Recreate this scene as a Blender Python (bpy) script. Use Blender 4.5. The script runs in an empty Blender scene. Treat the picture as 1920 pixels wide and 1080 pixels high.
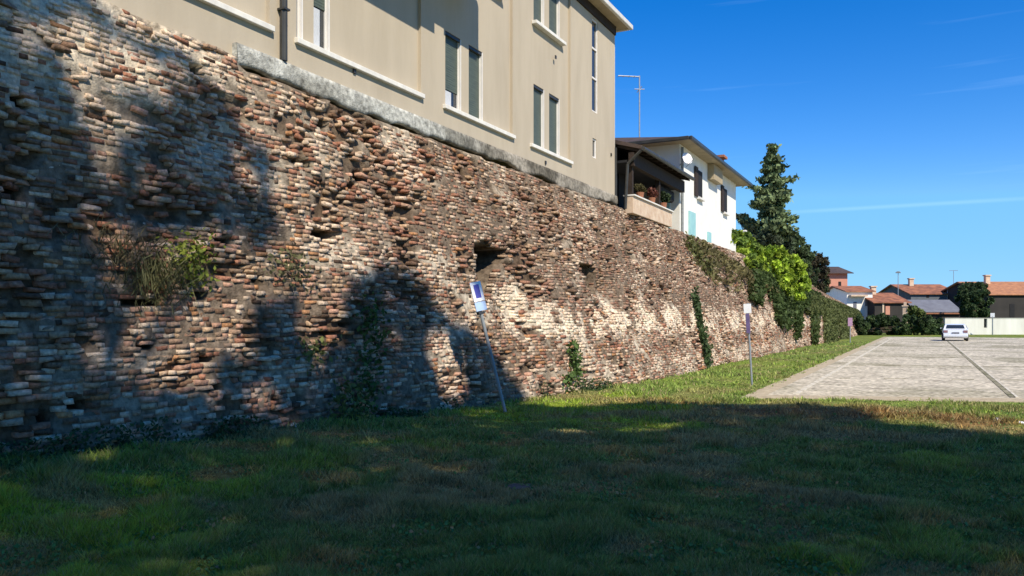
import bpy, bmesh, math, random
import numpy as np
from mathutils import Vector
R = math.radians
random.seed(7); rng = np.random.default_rng(11)
scene = bpy.context.scene
COL = scene.collection

# ---------------------------------------------------------------- camera
F = 1500.0; TH = math.atan(771/1500.0); CT, ST = math.cos(TH), math.sin(TH); EYE = 1.6
cam = bpy.data.cameras.new('camera'); cam.sensor_width = 36; cam.lens = F/1920*36
cam.shift_y = 60/1920; cam.clip_end = 6000; cam.clip_start = 0.1
co = bpy.data.objects.new('camera', cam); COL.objects.link(co)
co.location = (0, 0, EYE); co.rotation_euler = (R(90), 0, TH)
scene.camera = co
# ---------------------------------------------------------------- light
LD = Vector((-.58, .405, -.707)).normalized()          # direction the light travels
sun = bpy.data.lights.new('sun', 'SUN'); sun.energy = 4.2; sun.angle = R(0.6); sun.color = (1, .90, .73)
so = bpy.data.objects.new('sun', sun); COL.objects.link(so)
so.rotation_euler = LD.to_track_quat('-Z', 'Y').to_euler(); so.location = (20, -20, 40)
w = bpy.data.worlds.new('World'); scene.world = w; w.use_nodes = True
nt = w.node_tree; nt.nodes.clear()
sky = nt.nodes.new('ShaderNodeTexSky'); sky.sky_type = 'NISHITA'; sky.sun_disc = False
sky.sun_elevation = R(45); sky.sun_rotation = math.atan2(-LD.x, -LD.y); sky.ozone_density = 4.5; sky.air_density = 1.0; sky.dust_density = 0.0
hs = nt.nodes.new('ShaderNodeHueSaturation'); hs.inputs['Saturation'].default_value = 1.4; hs.inputs['Hue'].default_value = .512; hs.inputs['Value'].default_value = .88
bg = nt.nodes.new('ShaderNodeBackground'); bg.inputs[1].default_value = .135
out = nt.nodes.new('ShaderNodeOutputWorld')
# thin streaks of high cloud, fixed to sky directions
tc = nt.nodes.new('ShaderNodeTexCoord'); mp = nt.nodes.new('ShaderNodeMapping'); mp.inputs['Rotation'].default_value = (R(4), R(1), 0); mp.inputs['Scale'].default_value = (1.2, 1.2, 26)
nz = nt.nodes.new('ShaderNodeTexNoise'); nz.inputs['Scale'].default_value = 2.2; nz.inputs['Detail'].default_value = 5
cr = nt.nodes.new('ShaderNodeValToRGB'); cr.color_ramp.elements[0].position = .62; cr.color_ramp.elements[1].position = .95
cr.color_ramp.elements[1].color = (.16, .16, .16, 1)
mx = nt.nodes.new('ShaderNodeMix'); mx.data_type = 'RGBA'; mx.inputs[7].default_value = (5, 7, 9, 1)
L = nt.links.new
L(tc.outputs['Generated'], mp.inputs[0]); L(mp.outputs[0], nz.inputs['Vector']); L(nz.outputs[0], cr.inputs[0])
cap = nt.nodes.new('ShaderNodeMix'); cap.data_type = 'RGBA'; cap.blend_type = 'DARKEN'; cap.inputs[0].default_value = .85; cap.inputs[7].default_value = (1.1, 3.0, 5.2, 1)
L(sky.outputs[0], hs.inputs['Color']); L(hs.outputs[0], cap.inputs[6]); L(cap.outputs[2], mx.inputs[6]); L(cr.outputs[0], mx.inputs[0]); # one long thin contrail low on the right, along a great circle
def _sd(u, v):
    x, y, h = ((u-960)/F*CT-ST, (u-960)/F*ST+CT, (600-v)/F); return Vector((x, y, h)).normalized()
_a, _b = _sd(1500, 397), _sd(1925, 372); _n = _a.cross(_b).normalized(); _m = (_a+_b).normalized()
def _vm(op, vec):
    q = nt.nodes.new('ShaderNodeVectorMath'); q.operation = op; q.inputs[1].default_value = vec; L(tc.outputs['Generated'], q.inputs[0]); return q.outputs['Value']
def _ma(op, a, b):
    q = nt.nodes.new('ShaderNodeMath'); q.operation = op
    for i_, k_ in enumerate((a, b)):
        if k_ is None: continue
        if isinstance(k_, (int, float)): q.inputs[i_].default_value = k_
        else: L(k_, q.inputs[i_])
    return q.outputs[0]
d0 = _ma('ABSOLUTE', _vm('DOT_PRODUCT', _n), None)
mr = nt.nodes.new('ShaderNodeMapRange'); mr.interpolation_type = 'SMOOTHSTEP'; mr.inputs[1].default_value = 0; mr.inputs[2].default_value = .0035; mr.inputs[3].default_value = .11; mr.inputs[4].default_value = 0; L(d0, mr.inputs[0])
m2 = nt.nodes.new('ShaderNodeMapRange'); m2.inputs[1].default_value = math.cos(R(9.5)); m2.inputs[2].default_value = math.cos(R(3)); L(_vm('DOT_PRODUCT', _m), m2.inputs[0])
cf = _ma('MAXIMUM', _ma('MULTIPLY', mr.outputs[0], m2.outputs[0]), cr.outputs[0]); L(cf, mx.inputs[0])
L(mx.outputs[2], bg.inputs[0]); L(bg.outputs[0], out.inputs[0])
scene.view_settings.view_transform = 'Standard'; scene.view_settings.look = 'None'
scene.view_settings.exposure = 0.55; scene.view_settings.gamma = 1
scene.render.resolution_x = 1024; scene.render.resolution_y = 576

# ---------------------------------------------------------------- projections
def W(u, v, z):                        # picture place + distance ahead -> world point
    r = (u-960)/F*z
    return (r*CT - z*ST, r*ST + z*CT, EYE + (600-v)/F*z)
def G(u, v):                           # point on level ground
    z = F*EYE/(v-600.0); x, y, _ = W(u, v, z); return (x, y)

# ---------------------------------------------------------------- noise (numpy)
def _h(ix, iy, seed):
    n = (ix.astype(np.int64)*374761393 + iy.astype(np.int64)*668265263 + seed*1442695041) & 0xffffffff
    n = ((n ^ (n >> 13))*1274126177) & 0xffffffff
    return ((n ^ (n >> 16)) & 0xffffff)/float(0xffffff)
def vn(x, y, seed=0):
    x = np.asarray(x, float); y = np.asarray(y, float)
    ix, iy = np.floor(x), np.floor(y); fx, fy = x-ix, y-iy
    fx = fx*fx*(3-2*fx); fy = fy*fy*(3-2*fy)
    a, b, c, d = _h(ix, iy, seed), _h(ix+1, iy, seed), _h(ix, iy+1, seed), _h(ix+1, iy+1, seed)
    return (a*(1-fx)+b*fx)*(1-fy) + (c*(1-fx)+d*fx)*fy
def fbm(x, y, seed=0, o=4):
    t = 0; a = .5; s = 0
    for k in range(o):
        t = t + a*vn(np.asarray(x)*2**k, np.asarray(y)*2**k, seed+k*17); s += a; a *= .5
    return t/s
def sm(x, a, b):
    t = np.clip((np.asarray(x, float)-a)/(b-a), 0, 1); return t*t*(3-2*t)

# ---------------------------------------------------------------- materials
def material(name, c=(.5, .5, .5), rough=.85, c2=None, scale=4, bump=0, bscale=40, metallic=0, attr=False, trans=0, stretch=(1, 1, 1), spec=.3, lo=.35, hi=.65, attrmix=0.25):
    m = bpy.data.materials.new(name); m.use_nodes = True; n = m.node_tree.nodes; l = m.node_tree.links.new
    p = n['Principled BSDF']; p.inputs['Roughness'].default_value = rough; p.inputs['Metallic'].default_value = metallic
    p.inputs['Specular IOR Level'].default_value = spec
    t = n.new('ShaderNodeTexCoord'); mpn = n.new('ShaderNodeMapping'); mpn.inputs['Scale'].default_value = stretch; l(t.outputs['Object'], mpn.inputs[0])
    src = None
    if attr:
        a = n.new('ShaderNodeAttribute'); a.attribute_name = 'tint'; src = a.outputs['Color']
        nz = n.new('ShaderNodeTexNoise'); nz.inputs['Scale'].default_value = scale; nz.inputs['Detail'].default_value = 6; l(mpn.outputs[0], nz.inputs['Vector'])
        mr = n.new('ShaderNodeMapRange'); mr.inputs[1].default_value = .3; mr.inputs[2].default_value = .7; mr.inputs[3].default_value = 1-attrmix; mr.inputs[4].default_value = 1+attrmix; l(nz.outputs[0], mr.inputs[0])
        mu = n.new('ShaderNodeVectorMath'); mu.operation = 'SCALE'; l(src, mu.inputs[0]); l(mr.outputs[0], mu.inputs['Scale']); src = mu.outputs[0]
    else:
        c2 = c2 or tuple(x*.8 for x in c)
        nz = n.new('ShaderNodeTexNoise'); nz.inputs['Scale'].default_value = scale; nz.inputs['Detail'].default_value = 7; nz.inputs['Roughness'].default_value = .6
        l(mpn.outputs[0], nz.inputs['Vector'])
        r = n.new('ShaderNodeValToRGB'); e = r.color_ramp.elements; e[0].position = lo; e[1].position = hi
        e[0].color = (*c2, 1); e[1].color = (*c, 1); l(nz.outputs[0], r.inputs[0]); src = r.outputs[0]
    l(src, p.inputs['Base Color'])
    if bump:
        b = n.new('ShaderNodeBump'); b.inputs['Strength'].default_value = bump; b.inputs['Distance'].default_value = .02
        n2 = n.new('ShaderNodeTexNoise'); n2.inputs['Scale'].default_value = bscale; n2.inputs['Detail'].default_value = 5
        l(mpn.outputs[0], n2.inputs['Vector']); l(n2.outputs[0], b.inputs['Height']); l(b.outputs[0], p.inputs['Normal'])
    if trans:
        tr = n.new('ShaderNodeBsdfTranslucent'); l(src, tr.inputs[0]); ms = n.new('ShaderNodeMixShader'); ms.inputs[0].default_value = trans
        l(p.outputs[0], ms.inputs[1]); l(tr.outputs[0], ms.inputs[2]); l(ms.outputs[0], n['Material Output'].inputs[0])
    return m
M = {}
M['brick'] = material('weathered_brick', rough=.95, attr=True, scale=22, bump=.9, bscale=55, attrmix=.35, spec=.1)
M['mortar'] = material('old_mortar', rough=1, attr=True, scale=12, bump=1, bscale=40, attrmix=.45, spec=.05)
M['concrete'] = material('stained_concrete', (.52, .52, .48), 1, (.2, .2, .18), 2.2, .6, 30, stretch=(1, 1, .45), spec=.1)
M['plaster'] = material('beige_render', (.49, .425, .33), .95, (.43, .37, .285), 1.7, .2, 90, stretch=(1, 1, .22), lo=.3, hi=.6, spec=.1)
M['sill'] = material('white_stone_sill', (.8, .78, .72), .7, (.66, .64, .6), 5)
M['frame'] = material('white_window_frame', (.78, .75, .72), .5, (.7, .68, .66), 5)
M['shutter'] = material('grey_green_roller_shutter', (.10, .125, .10), .45, (.075, .095, .08), 3, stretch=(1, 1, 6))
M['glass'] = material('window_glass', (.03, .035, .04), .08, (.02, .025, .03), 2, spec=.8)
M['curtain'] = material('pale_curtain', (.62, .65, .7), .8, (.45, .47, .5), 20, stretch=(6, 6, 1))
M['pipe'] = material('dark_downpipe', (.07, .07, .065), .4, (.045, .045, .045), 3, metallic=.3)
M['palepipe'] = material('pale_downpipe', (.7, .68, .63), .5, None, 3)
M['soffit'] = material('eave_boards', (.42, .34, .22), .8, (.33, .27, .18), 3)
M['darkwood'] = material('dark_brown_wood', (.045, .03, .022), .8, (.025, .017, .013), 6, .3)
M['tile'] = material('terracotta_tiles', (.36, .15, .08), .9, (.19, .085, .055), 1.2, .8, 9, lo=.4, hi=.6)
M['darktile'] = material('weathered_dark_tiles', (.10, .07, .06), .9, (.05, .038, .035), 2, .8, 9)
M['orangetile'] = material('orange_tiles', (.50, .23, .11), .9, (.30, .14, .08), .7, .8, 7, stretch=(3, 3, 1))
M['white'] = material('white_wall_paint', (.82, .81, .76), .9, (.74, .73, .68), 1.5, .1, 40)
M['creamwall'] = material('cream_parapet_render', (.66, .53, .40), .95, (.52, .37, .26), 3, .4, 40)
M['teal'] = material('teal_paint', (.34, .60, .60), .6, (.28, .52, .54), 3)
M['dark'] = material('dark_interior', (.02, .02, .022), .8, (.012, .012, .014), 3)
M['metal'] = material('galvanised_steel', (.42, .44, .46), .45, (.33, .35, .37), 12, metallic=.6)
M['dullmetal'] = material('dull_pole_paint', (.28, .30, .31), .6, (.2, .22, .23), 12)
M['signwhite'] = material('white_sign_sheet', (.85, .86, .88), .4, (.8, .8, .84), 8)
M['signblue'] = material('blue_sign_sheet', (.10, .10, .42), .4, (.08, .08, .35), 8)
M['signpale'] = material('pale_blue_sign_sheet', (.42, .56, .78), .4, (.38, .5, .72), 8)
M['purple'] = material('faded_purple_sign', (.16, .12, .26), .5, (.12, .09, .2), 8)
M['pinksign'] = material('faded_pink_sign', (.5, .3, .45), .5, None, 8)
M['leaf'] = material('leaves', rough=.65, attr=True, scale=3, trans=.28, attrmix=.15, spec=.25)
M['needle'] = material('needles', rough=.8, attr=True, scale=3, trans=.1, attrmix=.2, spec=.15)
M['grass'] = material('grass_blades', rough=.75, attr=True, scale=2, trans=.3, attrmix=.15, spec=.15)
M['bark'] = material('bark', (.13, .095, .065), .95, (.06, .045, .03), 6, 1, 15, stretch=(3, 3, .6))
M['ground'] = material('grassy_soil', rough=1, attr=True, scale=9, bump=1, bscale=25, attrmix=.45, spec=.05)
M['pave'] = material('worn_pavers', rough=.95, attr=True, scale=9, bump=1, bscale=14, attrmix=.55, spec=.05)
M['joint'] = material('grass_grown_joint', (.13, .13, .075), 1, (.34, .31, .23), 1.6, .5, 20, spec=.05)
M['line'] = material('worn_white_paint', (.66, .62, .52), .9, (.42, .38, .29), 2.5, lo=.38, hi=.6)
M['dirt'] = material('pale_gravel', (.50, .43, .31), 1, (.36, .30, .21), 5, .8, 30, spec=.05)
M['pink'] = material('salmon_render', (.55, .27, .19), .95, (.5, .24, .17), 1)
M['shadewall'] = material('shaded_wall_render', (.14, .16, .18), .95, (.11, .125, .145), 1)  # house wall in shade, the shade put into its blue-grey colour
M['slate'] = material('grey_sheet_roof', (.17, .18, .21), .7, (.13, .135, .16), 1)
M['darkwall'] = material('dark_brown_barn_wall', (.05, .045, .042), .95, (.035, .032, .03), .5)
M['whitewall'] = material('white_yard_wall_paint', (.74, .74, .68), .95, (.62, .61, .55), .6, stretch=(2, 2, .3))
M['carpaint'] = material('white_car_paint', (.72, .76, .82), .25, (.7, .74, .8), 1, spec=.6)
M['tyre'] = material('tyre_rubber', (.02, .02, .02), .8, (.015, .015, .015), 8)
M['red'] = material('red_lamp_lens', (.30, .16, .17), .3, None, 8)
M['stone'] = material('pale_stone', (.5, .5, .46), .9, (.36, .36, .33), 9, .5, 20)
M['darkstone'] = material('earthy_stone', (.13, .12, .11), .95, (.07, .065, .055), 9, .5, 20)
M['terracotta'] = material('terracotta_pot', (.32, .14, .08), .9, None, 8)

# ---------------------------------------------------------------- object helpers
def npmesh(name, V, faces, mat, parent=None, tint=None, smooth=False):
    """V (n,3); faces (m,k) int array; tint (n,3) linear colour per vertex"""
    me = bpy.data.meshes.new(name); V = np.asarray(V, np.float32); faces = np.asarray(faces, np.int32)
    k = faces.shape[1]; me.vertices.add(len(V)); me.vertices.foreach_set('co', V.ravel())
    me.loops.add(faces.size); me.loops.foreach_set('vertex_index', faces.ravel())
    me.polygons.add(len(faces)); me.polygons.foreach_set('loop_start', np.arange(len(faces), dtype=np.int32)*k)
    try: me.polygons.foreach_set('loop_total', np.full(len(faces), k, np.int32))
    except Exception: pass
    if smooth: me.polygons.foreach_set('use_smooth', np.ones(len(faces), bool))
    me.update(calc_edges=True); me.validate()
    if tint is not None:
        a = me.color_attributes.new('tint', 'FLOAT_COLOR', 'POINT')
        a.data.foreach_set('color', np.concatenate([tint, np.ones((len(V), 1))], 1).astype(np.float32).ravel())
    me.materials.append(mat)
    o = bpy.data.objects.new(name, me); COL.objects.link(o)
    if parent: o.parent = parent
    return o
def tag(o, label=None, cat=None, group=None, kind=None):
    if label: o['label'] = label
    if cat: o['category'] = cat
    if group: o['group'] = group
    if kind: o['kind'] = kind
    return o
def thing(name, label, cat, loc=(0, 0, 0), rz=0, group=None):
    o = bpy.data.objects.new(name, None); o.empty_display_size = .2; COL.objects.link(o); o.location = loc; o.rotation_euler = (0, 0, rz)
    return tag(o, label, cat, group)
class MB:
    def __init__(s): s.v = []; s.f = []
    def box(s, x0, x1, y0, y1, z0, z1):
        b = len(s.v); s.v += [(x, y, z) for z in (z0, z1) for y in (y0, y1) for x in (x0, x1)]
        s.f += [tuple(b+i for i in q) for q in ((0, 2, 3, 1), (4, 5, 7, 6), (0, 1, 5, 4), (2, 6, 7, 3), (0, 4, 6, 2), (1, 3, 7, 5))]; return s
    def tube(s, p, q, r0, r1=None, n=8):
        r1 = r0 if r1 is None else r1; p, q = Vector(p), Vector(q); d = (q-p).normalized()
        a = d.orthogonal().normalized(); c = d.cross(a); b = len(s.v)
        for P, r in ((p, r0), (q, r1)):
            for i in range(n):
                t = 2*math.pi*i/n; s.v.append(tuple(P+a*(math.cos(t)*r)+c*(math.sin(t)*r)))
        for i in range(n): j = (i+1) % n; s.f.append((b+i, b+j, b+n+j, b+n+i))
        s.f.append(tuple(b+i for i in range(n-1, -1, -1))); s.f.append(tuple(b+n+i for i in range(n))); return s
    def poly(s, pts): b = len(s.v); s.v += [tuple(p) for p in pts]; s.f.append(tuple(range(b, b+len(pts)))); return s
    def prism(s, pts, vec):       # polygon swept along vec
        n = len(pts); b = len(s.v); v = Vector(vec); s.v += [tuple(p) for p in pts] + [tuple(Vector(p)+v) for p in pts]
        s.f.append(tuple(b+i for i in range(n-1, -1, -1))); s.f.append(tuple(b+n+i for i in range(n)))
        for i in range(n): j = (i+1) % n; s.f.append((b+i, b+j, b+n+j, b+n+i))
        return s
    def build(s, name, mat, parent=None, bevel=0, smooth=False):
        me = bpy.data.meshes.new(name); me.from_pydata(s.v, [], s.f); me.validate(); me.update()
        bm = bmesh.new(); bm.from_mesh(me); bmesh.ops.recalc_face_normals(bm, faces=bm.faces); bm.to_mesh(me); bm.free()
        me.materials.append(mat)
        if smooth: me.polygons.foreach_set('use_smooth', [True]*len(me.polygons))
        o = bpy.data.objects.new(name, me); COL.objects.link(o)
        if parent: o.parent = parent
        if bevel:
            m = o.modifiers.new('bevel', 'BEVEL'); m.width = bevel; m.segments = 2; m.limit_method = 'ANGLE'
        return o

# ================================================================ GROUND
def Xb(s): return np.interp(s, [-10, 4.7, 9.5, 14.2, 18.75, 26.8, 70, 112], [8.35, 8.1, 7.8, 7.4, 6.6, 6.4, 6.3, 5.8])
def Xt(s): return np.interp(s, [-10, 24.4, 25.6, 40, 112], [8.74, 8.70, 8.40, 8.25, 7.6])
def Zt(s): return np.interp(s, [-10, 8.3, 8.6, 24.6, 24.9, 60, 75, 100, 112], [5.42, 5.42, 5.22, 5.22, 5.05, 4.9, 4.1, 3.3, 2.8])
def gz(x, y):
    x = np.asarray(x, float); y = np.asarray(y, float)
    rise = .16*sm(-x, 5, 8)*sm(-y, -13, -6)
    near = sm(-y, -15.5, -14)*1.0
    side = sm(-x, 3.3, 4.2)
    mask = np.maximum(near, side)*sm(-np.hypot(x, y), -120, -60)
    return rise + mask*(-.02 + .09*(fbm(x*.45, y*.45, 5, 3)-.55) + .03*(fbm(x*2.5, y*2.5, 9, 2)-.5))
def lawncol(x, y):
    n1 = fbm(x*.5+3, y*.5, 21, 4); n2 = fbm(x*1.7, y*1.7, 33, 4); n3 = fbm(x*.9, y*.9+9, 45, 3)
    green = np.array([.085, .155, .055]); lush = np.array([.13, .23, .04]); dry = np.array([.22, .185, .085]); grey = np.array([.16, .165, .11])
    c = green + 0*n1[..., None] + (lush-green)*sm(n1, .5, .68)[..., None]
    c = c + (grey-c)*(.75*sm(n3, .5, .66))[..., None]
    c = c + (dry-c)*(.8*sm(n2, .6, .74))[..., None]
    worn = np.exp(-((y-14.9)/.9)**2)*sm(fbm(x*.7, y*.7, 77, 3), .35, .6)*.7*sm(x, -6, -4)
    c = c + (np.array([.13, .085, .05])-c)*worn[..., None]
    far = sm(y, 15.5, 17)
    sunny = np.array([.115, .21, .065]); c = c + (sunny-c)*(far*(.35+.5*sm(n2, .4, .6)))[..., None]  # strip beyond the tree shade, its sunlight put into the grass tint
    c = c*(.75+.5*fbm(x*6, y*6, 66, 2))[..., None]
    return c*np.array([2.15, 1.6, 1.15])
ax = np.unique(np.concatenate([np.arange(-12, 14, .22), np.linspace(-2500, -12, 24), np.linspace(14, 2500, 24)]))
ay = np.unique(np.concatenate([np.arange(-4, 26, .22), np.arange(26, 90, 1.5), np.linspace(-1500, -4, 14), np.linspace(90, 4500, 30)]))
GX, GY = np.meshgrid(ax, ay); nx, ny = len(ax), len(ay)
V = np.stack([GX.ravel(), GY.ravel(), gz(GX.ravel(), GY.ravel())], 1)
ii = np.arange(nx*ny).reshape(ny, nx)
Fc = np.stack([ii[:-1, :-1], ii[:-1, 1:], ii[1:, 1:], ii[1:, :-1]], -1).reshape(-1, 4)
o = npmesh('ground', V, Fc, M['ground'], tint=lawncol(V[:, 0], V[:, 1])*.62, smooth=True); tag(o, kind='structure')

# parking: pale pavers with grass-grown joints
SL = .33
def edge_y(x, y0=18.05): return y0 + SL*x
def strip(name, x0, x1, y0, y1, z0, z1, mat, follow=True, parent=None, wob=0):
    m = MB(); n = 40 if wob else 1
    top = []
    for i in range(n+1):
        x = x0+(x1-x0)*i/n; top.append((x, (edge_y(x, y0) if follow else y0) + (random.uniform(-wob, wob) if wob else 0)))
    pts = [(x, y, z0) for x, y in top] + ([(x1, y1, z0), (x0, y1, z0)] if y1 > 20 else [(x1, edge_y(x1, y1), z0), (x0, edge_y(x0, y1), z0)])
    m.prism(pts, (0, 0, z1-z0)); return m.build(name, mat, parent)
def pave_sheet():
    xs = np.concatenate([np.arange(-2.95, 12, .12), np.arange(12, 41, .5)]); tt = np.linspace(0, 1, 460)**1.6
    XX, TT = np.meshgrid(xs, tt); y0 = edge_y(XX) + .25*(fbm(XX*1.5, XX*0, 301, 3)-.5); YY = y0 + (84-y0)*TT
    V_ = np.stack([XX, YY, np.full_like(XX, .012)], -1); h_, w_ = XX.shape; ii = np.arange(h_*w_).reshape(h_, w_)
    F_ = np.stack([ii[:-1, :-1], ii[:-1, 1:], ii[1:, 1:], ii[1:, :-1]], -1).reshape(-1, 4)
    a = fbm(XX*.5, YY*.35, 310, 4); b = fbm(XX*4, YY*3, 320, 3); c_ = rng.random(XX.shape); e_ = fbm(XX*.25, YY*.8, 330, 3)
    t = .36+.55*(b-.5)+.75*(c_-.5)*(fbm(XX*3, YY*2, 340, 2)+.3); base = np.array([.54, .49, .39])*(.55+t[..., None])
    mud = np.array([.20, .19, .12]); k_ = (sm(a, .5, .66)*.55 + sm(e_, .55, .7)*.35)*np.clip(.4+b, 0, 1); base = base+(mud-base)*np.clip(k_, 0, .85)[..., None]
    sand = np.exp(-((YY-y0)/1.3)**2)*.7; base = base+(np.array([.56, .50, .39])-base)*sand[..., None]
    o_ = npmesh('parking_lot', V_.reshape(-1, 3), F_, M['pave'], tint=np.clip(base, .03, .8).reshape(-1, 3)); tag(o_, kind='structure')
pave_sheet()
tag(strip('gravel_verge', -3.35, -2.9, 18.05, 84, -.05, .008, M['dirt'], wob=.1), kind='structure')
tag(strip('parking_edge', -3.3, 40, 17.75, 18.5, -.05, .017, M['dirt'], wob=.14) , kind='structure')
mk = thing('road_marking', 'long worn white painted line along the left edge of the parking lot', 'road marking')
strip('paint', -2.49, -2.38, 18.9, 76, .012, .020, M['line'], parent=mk)
cu = thing('gutter', 'shallow drainage channel of pale and dark strips running up the parking lot', 'gutter')
strip('dark_channel', 1.58, 1.68, 18.8, 70, .012, .022, M['joint'], parent=cu, wob=.12)
strip('pale_kerb', 1.69, 1.74, 18.8, 70, .012, .024, M['line'], parent=cu)
jm = MB()
for yv, wd in ((24.2, .14), (31, .12), (38.5, .2), (47, .25), (57, .3), (66, .3)):
    for (xa, xb) in ((-2.3, 1.48), (1.82, 30)):
        k = 14; prev = None
        for i in range(k):
            a = xa+(xb-xa)*i/k; b = xa+(xb-xa)*(i+.97)/k; w_ = wd*random.uniform(.25, 1.1); d_ = random.uniform(-.05, .05)
            if random.random() < .3: continue
            ya, yb = edge_y(a, yv)+d_, edge_y(b, yv)+d_
            jm.prism([(a, ya-w_/2, .012), (b, yb-w_/2, .012), (b, yb+w_/2, .012), (a, ya+w_/2, .012)], (0, 0, .009))
tag(jm.build('parking_joints', M['joint']), kind='structure')

# land behind the wall
m = MB(); m.box(-90, -9.4, 24.9, 62, -1, 5.0); tag(m.build('terrace_ground', M['dirt']), kind='structure')
m = MB(); m.prism([(-90, 62.02, -1), (-90, 62.02, 4.8), (-90, 78, 3.8), (-90, 112, 2.6), (-90, 112, -1)], (81.0, 0, 0)); tag(m.build('sloping_terrain', M['dirt']), kind='structure')

# ================================================================ BRICK WALL
HOLES = [  # (polygon in (s,z), depth)
    ([(14.15, 3.15), (15.6, 3.14), (15.45, 2.9), (15.1, 2.58), (14.85, 2.25), (14.45, 2.05), (14.15, 2.2)], 1.6),
    ([(18.95, 3.05), (20.1, 3.05), (20.15, 2.75), (19.95, 2.3), (19.2, 2.2), (18.95, 2.45)], 1.5),
    ([(23.2, 4.0), (23.75, 4.05), (23.8, 3.5), (23.4, 3.3), (23.15, 3.6)], .25),
    ([(9.45, 3.02), (10.1, 3.0), (10.0, 2.86), (9.5, 2.9)], .3),
    ([(6.1, 1.85), (6.75, 1.9), (6.7, 1.78), (6.1, 1.76)], .25),
    ([(7.1, 1.95), (7.45, 2.0), (7.4, 1.86)], .25),
    ([(7.4, 5.05), (7.75, 5.0), (7.7, 4.85), (7.42, 4.88)], .3),
]
for _ in range(46):
    s_, z_ = random.uniform(4, 34), random.uniform(.4, 4.9); a_, b_ = random.uniform(.07, .22), random.uniform(.03, .09)
    HOLES.append(([(s_-a_, z_), (s_-a_*.5, z_+b_), (s_+a_*.7, z_+b_*.8), (s_+a_, z_-b_*.2), (s_+a_*.2, z_-b_)], random.uniform(.12, .3)))
def inpoly(px, py, P):
    c = np.zeros(np.shape(px), bool); n = len(P)
    for i in range(n):
        x1, y1 = P[i]; x2, y2 = P[i-1]
        cond = ((y1 > py) != (y2 > py)) & (px < (x2-x1)*(py-y1)/((y2-y1) if y2 != y1 else 1e-9)+x1); c ^= cond
    return c
def holes(s, z):
    d = np.zeros(np.shape(s))
    for P, dep in HOLES: d = np.where(inpoly(s, z, P), dep, d)
    return d
def surf(s, z):            # X distance of the face, positive away from the camera side
    a = np.clip(z/Zt(s), -.1, 1.1)
    x = Xb(s) + (Xt(s)-Xb(s))*a
    x = x + .22*(fbm(s*.35, z*.5, 3, 3)-.5) + .16*(fbm(s*1.3, z*1.7, 8, 3)-.5)
    # eroded scoops with a lit lower right bank beside the big hole
    x = x + .28*np.exp(-(((s-15.3)/.65)**2+((z-2.0)/.75)**2))
    x = x + .25*np.exp(-(((s-20.3)/.6)**2+((z-2.2)/.6)**2))
    return x
def pale(s, z):
    n = fbm(s*.8, z*1.1, 50, 4); n2 = fbm(s*2.2, z*2.5, 57, 3)
    p = .10 + .9*sm(n, .52, .68)*.5*(.2+.8*sm(s, 6, 11))  # fewer pale bricks on the left, deepening the shade there by colour
    band = np.exp(-((z-1.45-.25*(n2-.5)*4)/.38)**2)*sm(s, 14, 16)*.8
    low = np.exp(-((z-.35)/.3)**2)*sm(s, 14, 16)*.4
    p = np.maximum(p, band*(.2+1.6*sm(n2, .4, .56))); p = np.maximum(p, low*n2*2)
    p = np.maximum(p, .97*np.exp(-(((s-15.45)/.62)**2+((z-2.0-.25*(s-15.4))/.65)**2)**2))
    p = np.maximum(p, .9*np.exp(-(((s-20.2)/.6)**2+((z-1.7)/.6)**2)**2))
    p = np.maximum(p, .85*np.exp(-((z-5.1)/.55)**2)*sm(-s, -9.5, -7))
    p = np.maximum(p, .6*np.exp(-((z-4.3)/.9)**2)*sm(-s, -13, -9)*n*1.6)
    p = np.maximum(p, .4*np.exp(-((z-.9)/.4)**2)*sm(-s, -9.5, -6)*sm(n2, .45, .6))
    p = np.where((z > 2.4) & (s > 13), p*.55, p)
    return np.clip(p, 0, 1)
PAL = np.array([(.33, .18, .125), (.46, .31, .235), (.42, .33, .23), (.20, .14, .10), (.27, .215, .165), (.44, .26, .14), (.11, .08, .06), (.35, .26, .19)])
wall = thing('brick_wall', 'tall battered old brick town wall, crumbling and patched, below the beige building', 'wall')
# mortar core
def wallgrid(s0, s1, ds, dz):
    S = np.arange(s0, s1+1e-6, ds); T = np.arange(0, 1.0001, dz/5.3)
    SS, TT = np.meshgrid(S, T); ZZ = -.15 + TT*(Zt(SS)+.15)
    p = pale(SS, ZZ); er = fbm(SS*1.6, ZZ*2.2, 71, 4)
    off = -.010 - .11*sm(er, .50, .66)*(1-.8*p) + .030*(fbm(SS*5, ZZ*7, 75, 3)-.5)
    x = -(surf(SS, ZZ) - off + holes(SS, ZZ))
    # cap row running back into the bank
    Vv = np.stack([x, SS, ZZ], -1)
    cap = Vv[-1:].copy(); cap[..., 0] = -9.6; Vv = np.concatenate([Vv, cap], 0)
    ny_, nx_ = Vv.shape[:2]; ii = np.arange(nx_*ny_).reshape(ny_, nx_)
    Fq = np.stack([ii[:-1, :-1], ii[:-1, 1:], ii[1:, 1:], ii[1:, :-1]], -1).reshape(-1, 4)
    pp = np.concatenate([p, p[-1:]], 0); rr = fbm(Vv[..., 1]*6, Vv[..., 2]*6, 90, 3)
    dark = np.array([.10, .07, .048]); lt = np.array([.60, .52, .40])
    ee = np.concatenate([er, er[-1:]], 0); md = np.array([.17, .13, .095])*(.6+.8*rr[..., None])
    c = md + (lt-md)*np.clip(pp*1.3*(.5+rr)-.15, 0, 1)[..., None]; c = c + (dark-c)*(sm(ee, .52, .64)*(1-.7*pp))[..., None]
    hd = holes(Vv[..., 1], Vv[..., 2]) > 0; c[hd] = (.035, .026, .02)  # hole insides coloured near black, painting in the shade of the recess
    return Vv.reshape(-1, 3), Fq, c.reshape(-1, 3)
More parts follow.
